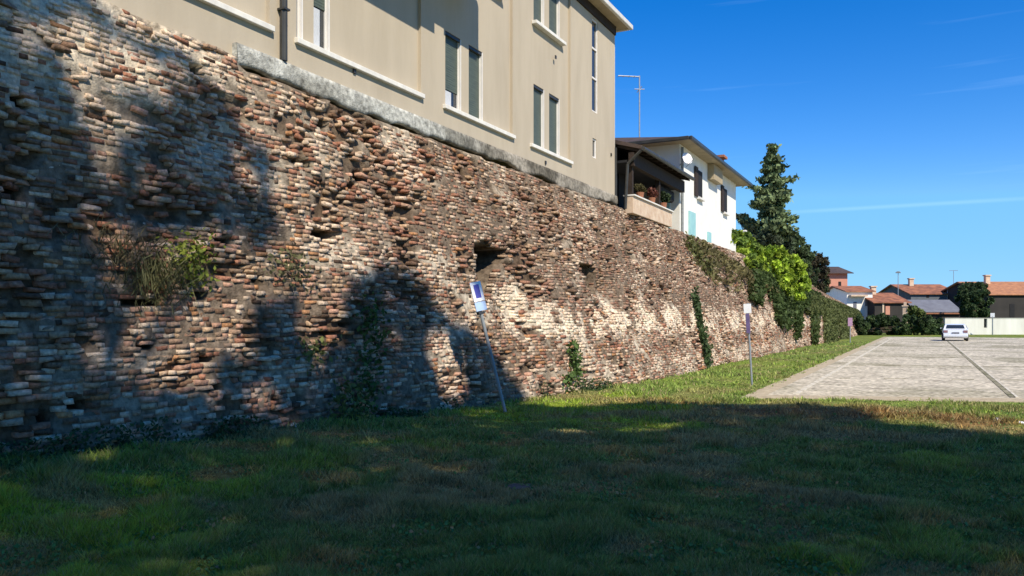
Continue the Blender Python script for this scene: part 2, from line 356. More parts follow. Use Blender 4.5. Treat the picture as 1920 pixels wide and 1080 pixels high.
v1, f1, c1 = wallgrid(-6, 34, .05, .05); v2, f2, c2 = wallgrid(34, 112, .3, .12)
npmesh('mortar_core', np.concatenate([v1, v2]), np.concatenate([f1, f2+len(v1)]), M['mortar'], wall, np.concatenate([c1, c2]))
# bricks
bs, bz, bl, bh = [], [], [], []
z = -.05; k = 0
while z < 5.5:
    hh = .056 + random.uniform(-.008, .008); s = -6 + random.uniform(0, .3)
    while s < 111:
        l = random.choice([.26, .25, .22, .20, .14, .12, .11]) * random.uniform(.55, .95)
        if s > 30: l *= 1.4
        bs.append(s+l/2); bz.append(z); bl.append(l); bh.append(hh); s += l + random.uniform(.006, .022)
    z += hh + .010; k += 1
bs, bz, bl, bh = map(np.array, (bs, bz, bl, bh))
bz = bz + .10*(fbm(bs*.35, bz*.6, 12, 2)-.5) + .035*(fbm(bs*1.6, bz*2.2, 14, 2)-.5) + rng.normal(0, .006, len(bs)) + .008*np.sin(bs*2.1)      # sagging courses
p = pale(bs, bz); er = fbm(bs*1.6, bz*2.2, 71, 4); rnd = rng.random(len(bs))
keep = (bz+bh/2 < Zt(bs)-.01) & (holes(bs, bz) < .01)
keep &= rnd > (.07 + .45*sm(er, .50, .66)*(1-p) + .45*sm(fbm(bs*3.1, bz*4.5, 73, 3), .56, .7))
bs, bz, bl, bh, p, er = (a[keep] for a in (bs, bz, bl, bh, p, er)); N = len(bs)
xf = -surf(bs, bz)
# orientation: up-slope vector from batter, along vector from plan
e = .05
dxs = (-surf(bs+e, bz)+surf(bs-e, bz))/(2*e); dxz = (-surf(bs, bz+e)+surf(bs, bz-e))/(2*e)
prot = rng.normal(-.001, .007, N) + .022*sm(er, .48, .6)*(1-.6*p)*rng.normal(-.2, 1, N)
rough = .005 + .009*sm(er, .46, .56)
tilt = rng.normal(0, .03, N)+ .06*(er > .54)*rng.normal(0, 1, N)
VV = np.zeros((N, 8, 3), np.float32)
ci = 0
for dep, ins in ((-.15, 0.0), (prot, .03)):
    for cz_ in (-1, 1):
        for cs_ in (-1, 1):
            ls = cs_*bl/2*(1-(ins if np.isscalar(ins) else ins)*.6); lz = cz_*bh/2*(1-ins*1.6)
            front = not np.isscalar(dep)
            js = rng.normal(0, rough*.7, N) if front else 0; jz = rng.normal(0, rough*.55, N) if front else 0; jx = rng.normal(0, rough, N) if front else 0
            s_ = bs+ls+js; z_ = bz+lz+jz + tilt*ls
            VV[:, ci, 0] = xf + dxs*ls + dxz*lz + dep + jx
            VV[:, ci, 1] = s_; VV[:, ci, 2] = z_; ci += 1
# vertex order: 0..3 back (zs), 4..7 front
q = np.array([(4, 6, 7, 5), (0, 4, 5, 1), (2, 3, 7, 6), (0, 2, 6, 4), (1, 5, 7, 3)])
FF = (np.arange(N)[:, None, None]*8 + q[None]).reshape(-1, 4)
big = fbm(bs*.5, bz*.7, 130, 3)
wts = np.array([.18, .18, .16, .12, .14, .05, .07, .10]); idx = rng.choice(len(PAL), N, p=wts)
c = PAL[idx]*rng.uniform(.75, 1.3, (N, 1))
greyer = (sm(bs, 11, 20)*.45*(bz > 1.9))[:, None]; c = c*(1-greyer) + np.array([.19, .15, .12])*greyer*rng.uniform(.5, 1.9, (N, 1))
cream = np.array([.68, .60, .48])*rng.uniform(.75, 1.15, (N, 1))
ispale = (rng.random(N) < np.clip(p*.9+.11, 0, .93))
c = np.where(ispale[:, None], cream*(.62+.38*p[:, None]), c)
red = (sm(big, .55, .7)*.5*sm(-bs, -16, -8))[:, None]; c = c*(1-red*.5) + np.array([.40, .18, .12])*red*.5
c = c*np.array([1.0, .87, .80])*np.where(ispale, 1.22, .92)[:, None]
c = np.clip(c, .02, .8)
npmesh('bricks', VV.reshape(-1, 3), FF, M['brick'], wall, np.repeat(c, 8, 0))
# concrete band
S = np.arange(8.45, 24.62, .06); rows = []
tp = 5.61; bot = 5.37 - .24*fbm(S*.9, S*0, 5, 3) + .06*fbm(S*5, S*0, 6, 2)
for fr, xo in ((0, .10), (.0, 0), (.2, 0), (.4, .0), (.6, .005), (.8, .01), (1, .02), (1.0, .24)):
    zz = bot*(1-fr) + tp*fr; xx = -(8.79 - (.0 if xo else 0)) - xo*1.0 + .035*(fbm(S*1.4, zz*3, 31, 3)-.5)
    rows.append(np.stack([xx, S, zz], -1))
Vb = np.array(rows); a_, b_ = Vb.shape[:2]; ii = np.arange(a_*b_).reshape(a_, b_)
Fb = np.stack([ii[:-1, :-1], ii[:-1, 1:], ii[1:, 1:], ii[1:, :-1]], -1).reshape(-1, 4)
Fb = np.concatenate([Fb, [[ii[1, 0], ii[6, 0], ii[7, 0], ii[0, 0]]]])
cs_, cz_ = Vb[..., 1].ravel(), Vb[..., 2].ravel()
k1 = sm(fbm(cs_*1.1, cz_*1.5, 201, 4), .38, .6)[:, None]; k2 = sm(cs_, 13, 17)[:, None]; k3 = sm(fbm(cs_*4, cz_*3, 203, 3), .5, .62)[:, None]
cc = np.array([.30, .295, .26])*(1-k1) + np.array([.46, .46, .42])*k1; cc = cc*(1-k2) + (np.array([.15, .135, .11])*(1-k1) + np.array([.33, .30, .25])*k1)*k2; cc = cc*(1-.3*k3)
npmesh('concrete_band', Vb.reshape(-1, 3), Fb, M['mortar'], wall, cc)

def wallpt(u, v):
    u = np.asarray(u, float); v = np.asarray(v, float); U = (u-960)/F; X = np.full(u.shape, 8.0)
    for _ in range(14):
        s = X*(CT+U*ST)/(ST-U*CT); zz = s*CT+X*ST; h = EYE+(600-v)/F*zz; X = .5*X+.5*surf(s, h)
    return np.stack([-X, s, h], -1)

# ================================================================ FOLIAGE
def leaves(name, P, size, tint, mat, parent=None, jit=.25, aspect=1.6, droop=0, clump=None, nrm=None):
    """one small bent quad per point"""
    P = np.asarray(P, float); n = len(P); size = np.broadcast_to(size, (n,))*rng.uniform(.6, 1.35, n)
    a = rng.normal(size=(n, 3)); a[:, 2] -= droop; a /= np.linalg.norm(a, axis=1, keepdims=True)
    b = rng.normal(size=(n, 3))
    if nrm is not None: b = np.cross(np.asarray(nrm)+.55*b, a)
    b -= (a*b).sum(1, keepdims=True)*a; b /= np.linalg.norm(b, axis=1, keepdims=True)+1e-9
    a = a*size[:, None]*aspect*.5; b = b*size[:, None]*.5; cx = np.cross(a, b)/(size[:, None]+1e-9)
    Vq = np.stack([P-a, P+b*.9-a*.15+cx*.3, P+a, P-b*.9-a*.1+cx*.3], 1).reshape(-1, 3)
    Fq = np.arange(n*4).reshape(-1, 4)
    t = np.broadcast_to(np.asarray(tint, float), (n, 3))*rng.uniform(1-jit, 1+jit, (n, 1))
    if clump is not None: t = t*clump[:, None]
    return npmesh(name, Vq, Fq, mat, parent, np.repeat(np.clip(t, 0, 1), 4, 0))
def blob_pts(cs, rs, n, shell=.55):
    """points in lobes; cs centres, rs radii"""
    cs = np.array(cs, float); rs = np.array(rs, float)
    if rs.ndim == 1: rs = np.stack([rs]*3, -1)
    vol = rs.prod(1)**.67; k = rng.choice(len(cs), n, p=vol/vol.sum())
    d = rng.normal(size=(n, 3)); d /= np.linalg.norm(d, axis=1, keepdims=True)
    r = (shell+(1-shell)*rng.random(n)**.7)*rng.uniform(.85, 1.12, n)
    return cs[k]+d*r[:, None]*rs[k], k
def trunk(name, pts, r0, r1, mat, parent):
    m = MB(); n = len(pts)
    for i in range(n-1):
        a = r0+(r1-r0)*i/(n-1); b = r0+(r1-r0)*(i+1)/(n-1); m.tube(pts[i], pts[i+1], a, b, 9)
    return m, parent
def limb_mb(m, p, q, r0, r1, k=4, w=.15):
    p, q = Vector(p), Vector(q); prev = p; L_ = (q-p).length
    for i in range(1, k+1):
        t = i/k; c_ = p.lerp(q, t) + (Vector((random.uniform(-w, w), random.uniform(-w, w), random.uniform(-w, w)))*L_*.2 if i < k else Vector())
        m.tube(prev, c_, r0+(r1-r0)*(t-1/k), r0+(r1-r0)*t, 7); prev = c_

# ---- lawn blades (one mass of grass)
def blades(name, n, v0, v1, u0, u1, hmul=1.0):
    u = rng.uniform(u0, u1, n); v = v0+(v1-v0)*rng.random(n); zc = F*EYE/(v-600.0)
    x = (u-960)/F*zc; X = x*CT-zc*ST; Y = x*ST+zc*CT
    ok = (X > -Xb(Y)-.05) & ~((X > -3.3+.5*(fbm(Y*1.7, X*0, 93, 3)-.5)) & (Y > 17.75+SL*X+.9*(fbm(X*1.6, Y*0, 91, 3)-.5)))
    thin = fbm(X*1.7, Y*1.7, 33, 4); ok &= rng.random(n) > .65*sm(thin, .56, .72)
    X, Y, zc = X[ok], Y[ok], zc[ok]; n = len(X)
    hgt = (.034+.034*fbm(X*.8, Y*.8, 61, 3)+.018*rng.random(n))*hmul*(.45+1.3*sm(fbm(X*2.6, Y*2.6, 62, 3), .4, .72))
    wallside = sm(-X, 5.9, 7.8)*sm(-(Y), -17, -5); hgt = hgt*(1+.8*wallside*rng.random(n))
    wd = np.maximum(.0035, zc*.0009)*rng.uniform(.7, 1.3, n)
    an = rng.uniform(0, 6.283, n); le = rng.normal(0, .55, (n, 2))*hgt[:, None]
    gzv = gz(X, Y)-.004
    A = np.stack([X-np.cos(an)*wd, Y-np.sin(an)*wd, gzv], -1); B = np.stack([X+np.cos(an)*wd, Y+np.sin(an)*wd, gzv], -1)
    C = np.stack([X+le[:, 0], Y+le[:, 1], gzv+hgt], -1)
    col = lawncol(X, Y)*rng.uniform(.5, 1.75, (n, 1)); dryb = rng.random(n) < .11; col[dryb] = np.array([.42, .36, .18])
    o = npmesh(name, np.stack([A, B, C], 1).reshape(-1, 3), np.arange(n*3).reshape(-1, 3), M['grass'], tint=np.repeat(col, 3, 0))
    return tag(o, 'short patchy green grass covering the lawn before the wall', 'grass', kind='stuff')
blades('grass', 560000, 640, 1110, -260, 2150)

# broad-leaved weeds and fallen leaves in the turf
n = 30000; u = rng.uniform(-250, 2150, n); v = 690+410*rng.random(n); zc = F*EYE/(v-600); xx = (u-960)/F*zc; X = xx*CT-zc*ST; Y = xx*ST+zc*CT
q_ = (X > -Xb(Y)) & ~((X > -3.3) & (Y > 17.5+SL*X)) & (fbm(X*1.9, Y*1.9, 222, 4) > .53); X, Y = X[q_], Y[q_]
wc = np.where((rng.random(len(X)) < .93)[:, None], np.array([.12, .23, .06]), np.array([.40, .26, .12]))
o = leaves('clover_weeds', np.stack([X, Y, gz(X, Y)+.012+.03*rng.random(len(X))], -1), .03, wc, M['leaf'], jit=.4, aspect=1.2); tag(o, 'low broad-leaved weeds and a few fallen leaves scattered in the turf', 'weeds', kind='stuff')

# ---- weeds along the foot of the wall and clinging tufts
def tuft(name, label, base, spread, h, n, tint, group=None, droop=.3, lean=(0, 0), wd=.006):
    base = np.asarray(base, float)
    t = thing(name, label, 'plant', tuple(base), 0, group)
    P = rng.normal(size=(n, 3))*np.asarray(spread)*.5; d = rng.normal(size=(n, 3))*.55; d[:, 2] = np.abs(d[:, 2])*.6+.6; d[:, 0] += lean[0]+.3; d[:, 1] += lean[1]
    d /= np.linalg.norm(d, axis=1, keepdims=True); hh = h*rng.uniform(.4, 1.1, n)[:, None]
    sd = np.cross(d, rng.normal(size=(n, 3))); sd /= np.linalg.norm(sd, axis=1, keepdims=True)
    mid = P+d*hh*.55; tip = P+d*hh*.9; tip[:, 2] -= droop*hh[:, 0]; tip[:, 0] += .15*hh[:, 0]
    Vq = np.stack([P-sd*wd, P+sd*wd, mid+sd*wd*.8, mid-sd*wd*.8, tip, tip], 1)[:, :5].reshape(-1, 3)
    b = np.arange(n)[:, None]*5; Fq = np.concatenate([b+np.array([0, 1, 2]), b+np.array([0, 2, 3]), b+np.array([3, 2, 4])])
    tt = np.asarray(tint)*rng.uniform(.6, 1.4, (n, 1)); npmesh('foliage', Vq, Fq, M['grass'], t, np.repeat(np.clip(tt, 0, 1), 5, 0)); return t
GRN = (.07, .12, .03); DRY = (.26, .21, .11); MIX = (.15, .15, .07); YG = (.22, .26, .04)
tuft('grass_tuft', 'large drooping olive grass tuft growing out of the left part of the brick wall', wallpt(285, 545)+[.05, 0, .1], (.15, .5, .3), .42, 420, MIX, droop=.75, wd=.006)
tuft('grass_tuft', 'dry straw-coloured grass fan on the wall, up and left of the olive tuft', wallpt(225, 470)+[.05, 0, 0], (.15, .6, .25), .34, 200, (.2, .165, .09), droop=.5)
def wallplant(name, label, pts, n, size, tint, cat='plant', spread=(.06, .16, .16), parts=True, group=None, jit=.35):
    base = np.array(pts).mean(0); t = thing(name, label, cat, tuple(base), 0, group)
    pts = np.array(pts)-base; k = rng.integers(0, len(pts), n)
    P = pts[k]+rng.normal(size=(n, 3))*np.asarray(spread); P[:, 0] += .07
    leaves('foliage', P, size, tint, M['leaf'], t, jit=jit); return t
wallplant('leafy_weed', 'bright yellow-green leafy weed on the wall beside the olive tuft', [wallpt(335, 470), wallpt(350, 495), wallpt(362, 512), wallpt(372, 468)], 380, .045, YG, spread=(.06, .13, .11))
wallplant('leafy_weed', 'green creeper at the edge of the tree shadow low on the wall', [wallpt(690, 590), wallpt(695, 630), wallpt(680, 680), wallpt(690, 720), wallpt(670, 770)], 500, .06, GRN, spread=(.05, .18, .18))
wallplant('leafy_weed', 'olive bush of weeds at the wall foot below the sunlit bricks', [wallpt(640, 745), wallpt(630, 775), wallpt(655, 790), wallpt(585, 660)], 420, .06, (.15, .17, .05), spread=(.08, .18, .16))
wallplant('ivy', 'dark narrow ivy strand climbing the sunlit wall left of the white-topped sign', [wallpt(1300+i*2.6, 560+i*13) for i in range(10)], 900, .10, (.05, .085, .03), spread=(.06, .16, .18))
wallplant('leafy_weed', 'small green plant on the wall right of the leaning sign', [wallpt(1070, 655), wallpt(1073, 675), wallpt(1078, 700), wallpt(1060, 715)], 260, .08, (.09, .15, .04), spread=(.05, .12, .13))
wallplant('leafy_weed', 'mossy weeds trailing from the wall top below the terrace end', [wallpt(1290+i*9, 460+i*12) for i in range(6)], 500, .11, (.13, .14, .05), spread=(.06, .4, .22))
wallplant('leafy_weed', 'olive dry weeds hanging on wall above the lit sloping scar', [wallpt(545, 490), wallpt(520, 500), wallpt(560, 520)], 170, .05, MIX, spread=(.05, .18, .12))
# weeds strip at the foot of the near wall
n = 9000; s = 3+rng.random(n)**1.1*15; X = -Xb(s)+np.abs(rng.normal(0, .16, n)); keep = fbm(s*1.3, s*0, 15, 3)+.25*rng.random(n) - .25*sm(s, 8, 12) > .56
s, X = s[keep], X[keep]; h = rng.random(len(s))**2*(.08+.34*fbm(s*1.1, s*0+3, 19, 3))
wp = np.stack([X - .14*h, s, gz(X, s)+h], -1)
o = leaves('wall_foot_weeds', wp, .035, (.045, .085, .03), M['leaf'], jit=.5); tag(o, 'low dark weeds along the foot of the brick wall', 'weeds', kind='stuff')

# ================================================================ BEIGE BUILDING
bld = thing('beige_building', 'long beige rendered building standing on top of the old brick wall', 'building')
BX = -8.9; Z0 = 5.6; EV = 11.1
panels = [(2.2, 9.2), (9.78, 13.35), (14.2, 17.35), (18.35, 20.95)]; PZ = 6.09
wins = []
for z0, z1 in ((6.10, 7.72), (9.32, 10.92)):
    for a, b in ((2.6, 3.3), (3.6, 4.3), (6.0, 6.7), (9.80, 10.02), (10.27, 10.68), (14.37, 15.03), (15.35, 15.99), (18.67, 19.33), (19.64, 20.34)):
        wins.append((a, b, z0, z1))
tallw = (22.60, 23.10, 7.93, 10.75); smallw = (22.65, 22.98, 6.53, 7.12)
allw = wins+[tallw, smallw]
sb = sorted({-6, 24.6, *[q for p_ in panels for q in p_], *[q for w_ in allw for q in w_[:2]]})
zb = sorted({5.4, PZ, EV, *[q for w_ in allw for q in w_[2:]]})
def depth(s, z):
    for w_ in allw:
        if w_[0] < s < w_[1] and w_[2] < z < w_[3]: return .30
    for p_ in panels:
        if p_[0] < s < p_[1] and z > PZ: return .07
    return 0
m = MB(); dd = {}
for i in range(len(sb)-1):
    for j in range(len(zb)-1): dd[i, j] = depth((sb[i]+sb[i+1])/2, (zb[j]+zb[j+1])/2)
for (i, j), d in dd.items():
    s0, s1, z0, z1 = sb[i], sb[i+1], zb[j], zb[j+1]; x = BX-d
    m.poly([(x, s0, z0), (x, s1, z0), (x, s1, z1), (x, s0, z1)])
    if (i+1, j) in dd and dd[i+1, j] != d: m.poly([(x, s1, z0), (BX-dd[i+1, j], s1, z0), (BX-dd[i+1, j], s1, z1), (x, s1, z1)])
    if (i, j+1) in dd and dd[i, j+1] != d: m.poly([(x, s0, z1), (BX-dd[i, j+1], s0, z1), (BX-dd[i, j+1], s1, z1), (x, s1, z1)])
m.poly([(BX, 24.6, 5.4), (-20, 24.6, 5.4), (-20, 24.6, EV), (BX, 24.6, EV)]); m.poly([(BX, -6, 5.4), (-20, -6, 5.4), (-20, -6, EV), (BX, -6, EV)])
m.poly([(-20, -6, 5.4), (-20, 24.6, 5.4), (-20, 24.6, EV), (-20, -6, EV)]); m.poly([(BX, -6, EV), (BX, 24.6, EV), (-20, 24.6, EV), (-20, -6, EV)])
wl = m.build('wall', M['plaster'], bld)
for a, b in panels:
    for zz in (PZ-.005, 9.31):
        if zz > 9 and a < 14: continue
        e_ = .0 if zz < 9 else .25
        m = MB(); m.box(BX-.068, BX+.075, a-.04+e_, b+.04-e_*2, zz-.075, zz+.012); m.build('sill', M['sill'], bld, bevel=.008)
for k, (a, b, z0, z1) in enumerate(allw):
    small = (a, b, z0, z1) == smallw; tall = (a, b, z0, z1) == tallw
    fr = MB(); t_ = .045; xo = BX-(.03 if small or tall else .13); x1 = xo-.06
    fr.box(x1, xo, a+.002, a+t_, z0+.002, z1-.002).box(x1, xo, b-t_, b-.002, z0+.002, z1-.002).box(x1, xo, a+t_, b-t_, z0+.002, z0+t_).box(x1, xo, a+t_, b-t_, z1-t_, z1-.002)
    if tall:
        for q_ in (.36, .68): fr.box(x1, xo, a+t_, b-t_, z0+(z1-z0)*q_, z0+(z1-z0)*q_+.05)
    f_ = fr.build('window', M['frame'], bld)
    g_ = MB(); g_.box(x1+.015, x1+.025, a+t_, b-t_, z0+t_, z1-t_); g_.build('pane', M['glass'], f_)
    # far reveal of pale stone
    rv = MB(); rv.box(BX-.129 if not (small or tall) else BX-.029, BX-.02 if depth(a-.01, z0+.1) == 0 else BX-.072, b-.03, b-.001, z0+.002, z1-.002); rv.build('reveal', M['frame'], f_)
    if not small and not tall:
        low = z0+t_
        if (abs(a-14.37) < .01 and z0 < 8): low = z0+.42
        if abs(a-10.27) < .01: low = z0+.75
        if abs(a-9.8) < .01: low = z0+.9
        sh = MB(); kk = int((z1-t_-low)/.05)
        for i in range(kk): sh.box(x1+.03, x1+.044, a+t_, b-t_, low+i*.05+.002, low+i*.05+.047)
        sh.build('shutter', M['shutter'], f_)
        if low > z0+.1:
            cu_ = MB(); cu_.box(x1+.026, x1+.030, a+t_+.02, (a+b)/2+.05, z0+t_, low-.02); cu_.build('curtain', M['curtain'], f_)
        lt = MB(); lt.box(BX-.12, BX-.085 if depth(a-.01, z0+.1) else BX-.01, a-.0, b, z1-.07, z1-.002); lt.build('lintel_box', M['pipe'], f_)
# roof with overhanging eaves
OV = .36
m = MB(); m.box(-20.4, BX+OV, -6.4, 24.6+OV, EV+.002, EV+.05); m.build('soffit', M['soffit'], bld)
m = MB(); m.box(BX+OV+.002, BX+OV+.11, -6.4, 24.6+OV+.11, EV-.02, EV+.13).box(-20.4, BX+OV, 24.6+OV+.002, 24.6+OV+.11, EV-.02, EV+.13); m.build('gutter', M['palepipe'], bld, bevel=.02)
m = MB(); x0, x1, y0, y1, ze, zr = -20.4, BX+OV+.05, -6.4, 24.6+OV+.05, EV+.14, EV+2.2; cx = (x0+x1)/2; hw = (x1-x0)/2
A = [(x0, y0, ze), (x1, y0, ze), (x1, y1, ze), (x0, y1, ze)]; Rr = [(cx, y0+hw, zr), (cx, y1-hw, zr)]
m.poly([A[1], A[2], Rr[1], Rr[0]]); m.poly([A[2], A[3], Rr[1]]); m.poly([A[3], A[0], Rr[0], Rr[1]]); m.poly([A[0], A[1], Rr[0]]); m.poly(A[::-1])
m.build('roof', M['darktile'], bld)
m = MB(); m.box(BX+.002, BX+.05, -6, 24.6, EV-.28, EV-.001); m.build('eave_strip', M['darkwood'], bld)  # dark brown strip along the wall top, just under the soffit
# unseen balcony added above the frame's edge to cast shade on the wall
bal = MB(); bal.box(BX+.002, BX+.92, 9.0, 15.1, 8.8, 8.98).box(BX+.82, BX+.92, 9.0, 13.2, 8.58, 8.79); bb = bal.build('balcony', M['plaster'], bld)
rl = MB(); rl.box(BX+.82, BX+.91, 9.0, 15.1, 8.982, 9.9); rl.build('balustrade', M['plaster'], bb)
m = MB(); m.tube((BX+.08, 9.42, 5.62), (BX+.08, 9.42, EV-.02), .055, n=12)
for zz in (6.4, 8.2, 10): m.box(BX+.002, BX+.15, 9.355, 9.485, zz, zz+.03)
m.build('downpipe', M['pipe'], bld, smooth=False)
m = MB(); m.tube((BX-.07, 24.67, 7.2), (BX-.07, 24.67, EV-.02), .05, n=12); m.build('downpipe', M['palepipe'], bld)
m = MB(); m.tube((BX-.02, 24.69, 5.3), (BX-.02, 24.69, 7.2), .065, n=12); m.build('downpipe', M['pipe'], bld)
for (s_, z_) in ((19.85, 8.55+.15), (11.2, 5.93), (24.2, 6.85), (19.2, 5.72)):
    m = MB(); m.box(BX+.001, BX+.03, s_, s_+.07, z_, z_+.09); m.build('wall_vent', M['pipe'], bld)

# ================================================================ TERRACE + WHITE HOUSE
par = MB(); par.box(-8.62, -8.34, 24.8, 29.3, 5.06, 5.62); pp = par.build('terrace_parapet', M['creamwall'], bevel=.015)
tag(pp, 'cream rendered parapet on the brick wall between the beige building and the white house', 'parapet')
cp = MB(); cp.box(-8.68, -8.28, 24.78, 29.35, 5.622, 5.665); cp.build('coping', M['sill'], pp)
por = thing('porch', 'dark timber porch roof over the terrace beside the beige building', 'porch', (-10, 27, 5.0))
def pbox(name, mat, *b, parent=por, off=(-10, 27, 5.0), bevel=0):
    m = MB(); m.box(b[0]-off[0], b[1]-off[0], b[2]-off[1], b[3]-off[1], b[4]-off[2], b[5]-off[2]); return m.build(name, mat, parent, bevel)
rf = MB(); ox = Vector((-10, 27, 5.0))
prof = [Vector((-8.05, 24.75, 7.10))-ox, Vector((-12.5, 24.75, 8.35))-ox, Vector((-12.5, 24.75, 8.5))-ox, Vector((-8.05, 24.75, 7.22))-ox]
rf.prism(prof, (0, 6.3, 0)); rf.build('roof', M['darktile'], por)
bm_ = MB()
for i in range(11):
    y = 24.85-27+i*.6; bm_.prism([Vector((1.9, y, 2.02)), Vector((-2.4, y, 3.22)), Vector((-2.4, y, 3.32)), Vector((1.9, y, 2.12))], (0, .1, 0))
bm_.build('rafters', M['darkwood'], por)
pbox('beam', M['darkwood'], -8.5, -8.32, 24.8, 31.0, 6.6, 7.03)
pbox('ceiling', M['dark'], -11.5, -8.55, 24.8, 31.0, 6.72, 6.8)
pbox('screen', M['dark'], -9.5, -9.4, 26.4, 28.2, 5.0, 6.7)
for y in (25.0, 28.0): pbox('post', M['darkwood'], -8.58, -8.42, y-.07, y+.07, 5.67 if y < 29 else 5.05, 6.85)
pbox('back_wall', M['darkwood'], -12.4, -12.3, 24.8, 31.0, 5.0, 8.2)
pbox('awning_roll', M['dark'], -8.9, -8.6, 28.6, 30.6, 6.15, 6.6, bevel=.1)
gu = MB(); gu.tube((2.02, -2.3, 2.1), (2.02, 4.0, 2.1), .07, n=8); gu.tube((1.95, -2.28, 2.05), (1.5, -2.28, 1.65), .05); gu.tube((1.5, -2.28, 1.65), (1.42, -2.28, .2), .05); gu.build('gutter', M['pipe'], por)
def potted(y, x, h, tint, label):
    t = thing('potted_plant', label, 'potted plant', (x, y, 5.667), 0, 'potted plants on the terrace parapet')
    m = MB(); m.tube((0, 0, 0), (0, 0, .22), .1, .14, 12); m.build('pot', M['terracotta'], t)
    P, k = blob_pts([(0, 0, .22+h*.5), (.08, .1, .22+h*.35), (-.05, -.12, .3+h*.3)], [h*.5, h*.35, h*.3], 260, .3); leaves('foliage', P, .09, tint, M['leaf'], t)
potted(25.9, -8.47, .28, (.10, .09, .04), 'small dull plant in a terracotta pot on the parapet nearest the beige building')
potted(27.2, -8.47, .35, (.20, .08, .06), 'reddish plant in a terracotta pot in the middle of the parapet')
potted(28.6, -8.47, .5, (.03, .05, .02), 'dark bushy plant in a terracotta pot at the far end of the parapet')
ch = thing('parasol', 'folded white parasol standing under the dark porch', 'parasol', (-9.6, 27.3, 5.0))
m = MB(); m.tube((0, 0, 0), (0, 0, 2.1), .025); m.build('pole', M['metal'], ch)
m = MB(); m.tube((0, 0, .9), (0, 0, 1.4), .26, .24, 12); m.tube((0, 0, 1.4), (0, 0, 2.05), .24, .04, 12); m.build('canopy', M['white'], ch)

hs_ = thing('white_house', 'white house with wide eaves and a low dark tiled roof beyond the terrace', 'house', (-8.6, 31.3, 5.0))
def hb(name, mat, x0, x1, y0, y1, z0, z1, parent=hs_, bevel=0):
    m = MB(); m.box(x0+8.6, x1+8.6, y0-31.3, y1-31.3, z0-5, z1-5); return m.build(name, mat, parent, bevel)
hb('wall', M['white'], -17.5, -8.6, 31.3, 42.0, 4.6, 8.6)
hb('soffit', M['soffit'], -18.1, -8.05, 30.7, 42.8, 8.602, 8.68)
m = MB(); x0, x1, y0, y1, ze, zr = -9.55, .62, -.66, 11.56, 3.69, 5.2
cx, hw = (x0+x1)/2, (x1-x0)/2; A = [(x0, y0, ze), (x1, y0, ze), (x1, y1, ze), (x0, y1, ze)]; Rr = [(cx, y0+hw, zr), (cx, y1-hw, zr)]
m.poly([A[1], A[2], Rr[1], Rr[0]]).poly([A[2], A[3], Rr[1]]).poly([A[3], A[0], Rr[0], Rr[1]]).poly([A[0], A[1], Rr[0]]).poly(A[::-1])
hroof = m.build('roof', M['darktile'], hs_)
m = MB(); m.box(.56, .68, -.7, 11.6, 3.58, 3.72).box(-9.6, .55, -.75, -.62, 3.58, 3.72); m.build('gutter', M['pipe'], hs_, bevel=.02)
m = MB(); m.box(-1.1, -.5, 9.9, 10.5, 3.9, 4.75); m.build('chimney', M['creamwall'], hroof)
m = MB(); m.box(-1.2, -.4, 9.8, 10.6, 4.9, 5.02).box(-1.05, -.95, 9.95, 10.05, 4.75, 4.9).box(-.65, -.55, 10.35, 10.45, 4.75, 4.9).box(-1.05, -.95, 10.35, 10.45, 4.75, 4.9).box(-.65, -.55, 9.95, 10.05, 4.75, 4.9); m.build('chimney_cap', M['tile'], hroof)
for (y0, y1, z0, z1) in ((34.0, 34.85, 6.85, 8.1), (39.0, 39.8, 6.8, 8.05)):
    f_ = hb('window', M['frame'], -8.598, -8.57, y0, y1, z0, z1); hb('pane', M['dark'], -8.569, -8.55, y0+.08, y1-.08, z0+.08, z1-.08, f_)
    hb('shutter', M['darkwood'], -8.568, -8.53, y0-.5, y0-.02, z0, z1); hb('sill', M['sill'], -8.598, -8.45, y0-.05, y1+.05, z0-.08, z0-.002)
hb('loggia_soffit', M['soffit'], -8.598, -8.3, 35.9, 37.6, 7.9, 8.58)
hb('door', M['teal'], -8.598, -8.54, 32.6, 33.6, 5.1, 6.1); hb('shutter', M['teal'], -8.598, -8.54, 35.8, 36.4, 5.0, 5.55)
hb('door', M['teal'], -9.9, -9.0, 31.25, 31.298, 5.05, 7.0)
m = MB(); m.tube((.06, .2, -.2), (.06, .2, 3.5), .05); m.build('downpipe', M['dullmetal'], hs_)
# dish and aerial
ds = thing('satellite_dish', 'white satellite dish under the eave corner of the white house', 'satellite dish', (-8.3, 31.2, 7.95))
m = MB(); n_ = 16
rings = [[(.02+.0+.25*(r_/.36)**2*.3, r_*math.cos(6.283*i/n_), r_*math.sin(6.283*i/n_)*1.1) for i in range(n_)] for r_ in (.03, .11, .18, .23)]
for a_, b_ in zip(rings, rings[1:]):
    for i in range(n_): m.poly([a_[i], a_[(i+1) % n_], b_[(i+1) % n_], b_[i]])
m.poly(rings[0]); dd_ = m.build('dish', M['signwhite'], ds); dd_.rotation_euler = (0, R(-20), R(-40))
sol = dd_.modifiers.new('thick', 'SOLIDIFY'); sol.thickness = .02
m = MB(); m.tube((0, 0, 0), (-.3, .12, -.2), .025); m.tube((0, 0, -.3), (.35, -.2, -.05), .012); m.build('bracket', M['metal'], ds)
an = thing('tv_aerial', 'tall thin television aerial mast rising above the white house roof', 'aerial', (-13.2, 34.0, 9.0))
bx_, by_, bz_ = W(1199, 250, 34.5*CT+13.2*ST)
an.location = (bx_, by_, 9.2); H_ = W(1199, 142, 34.5*CT+13.2*ST)[2]-9.2
m = MB(); m.tube((0, 0, 0), (0, 0, H_), .035); m.build('mast', M['metal'], an)
m = MB(); m.tube((0, 0, H_-.05), (-.85, -.5, H_-.02), .03)
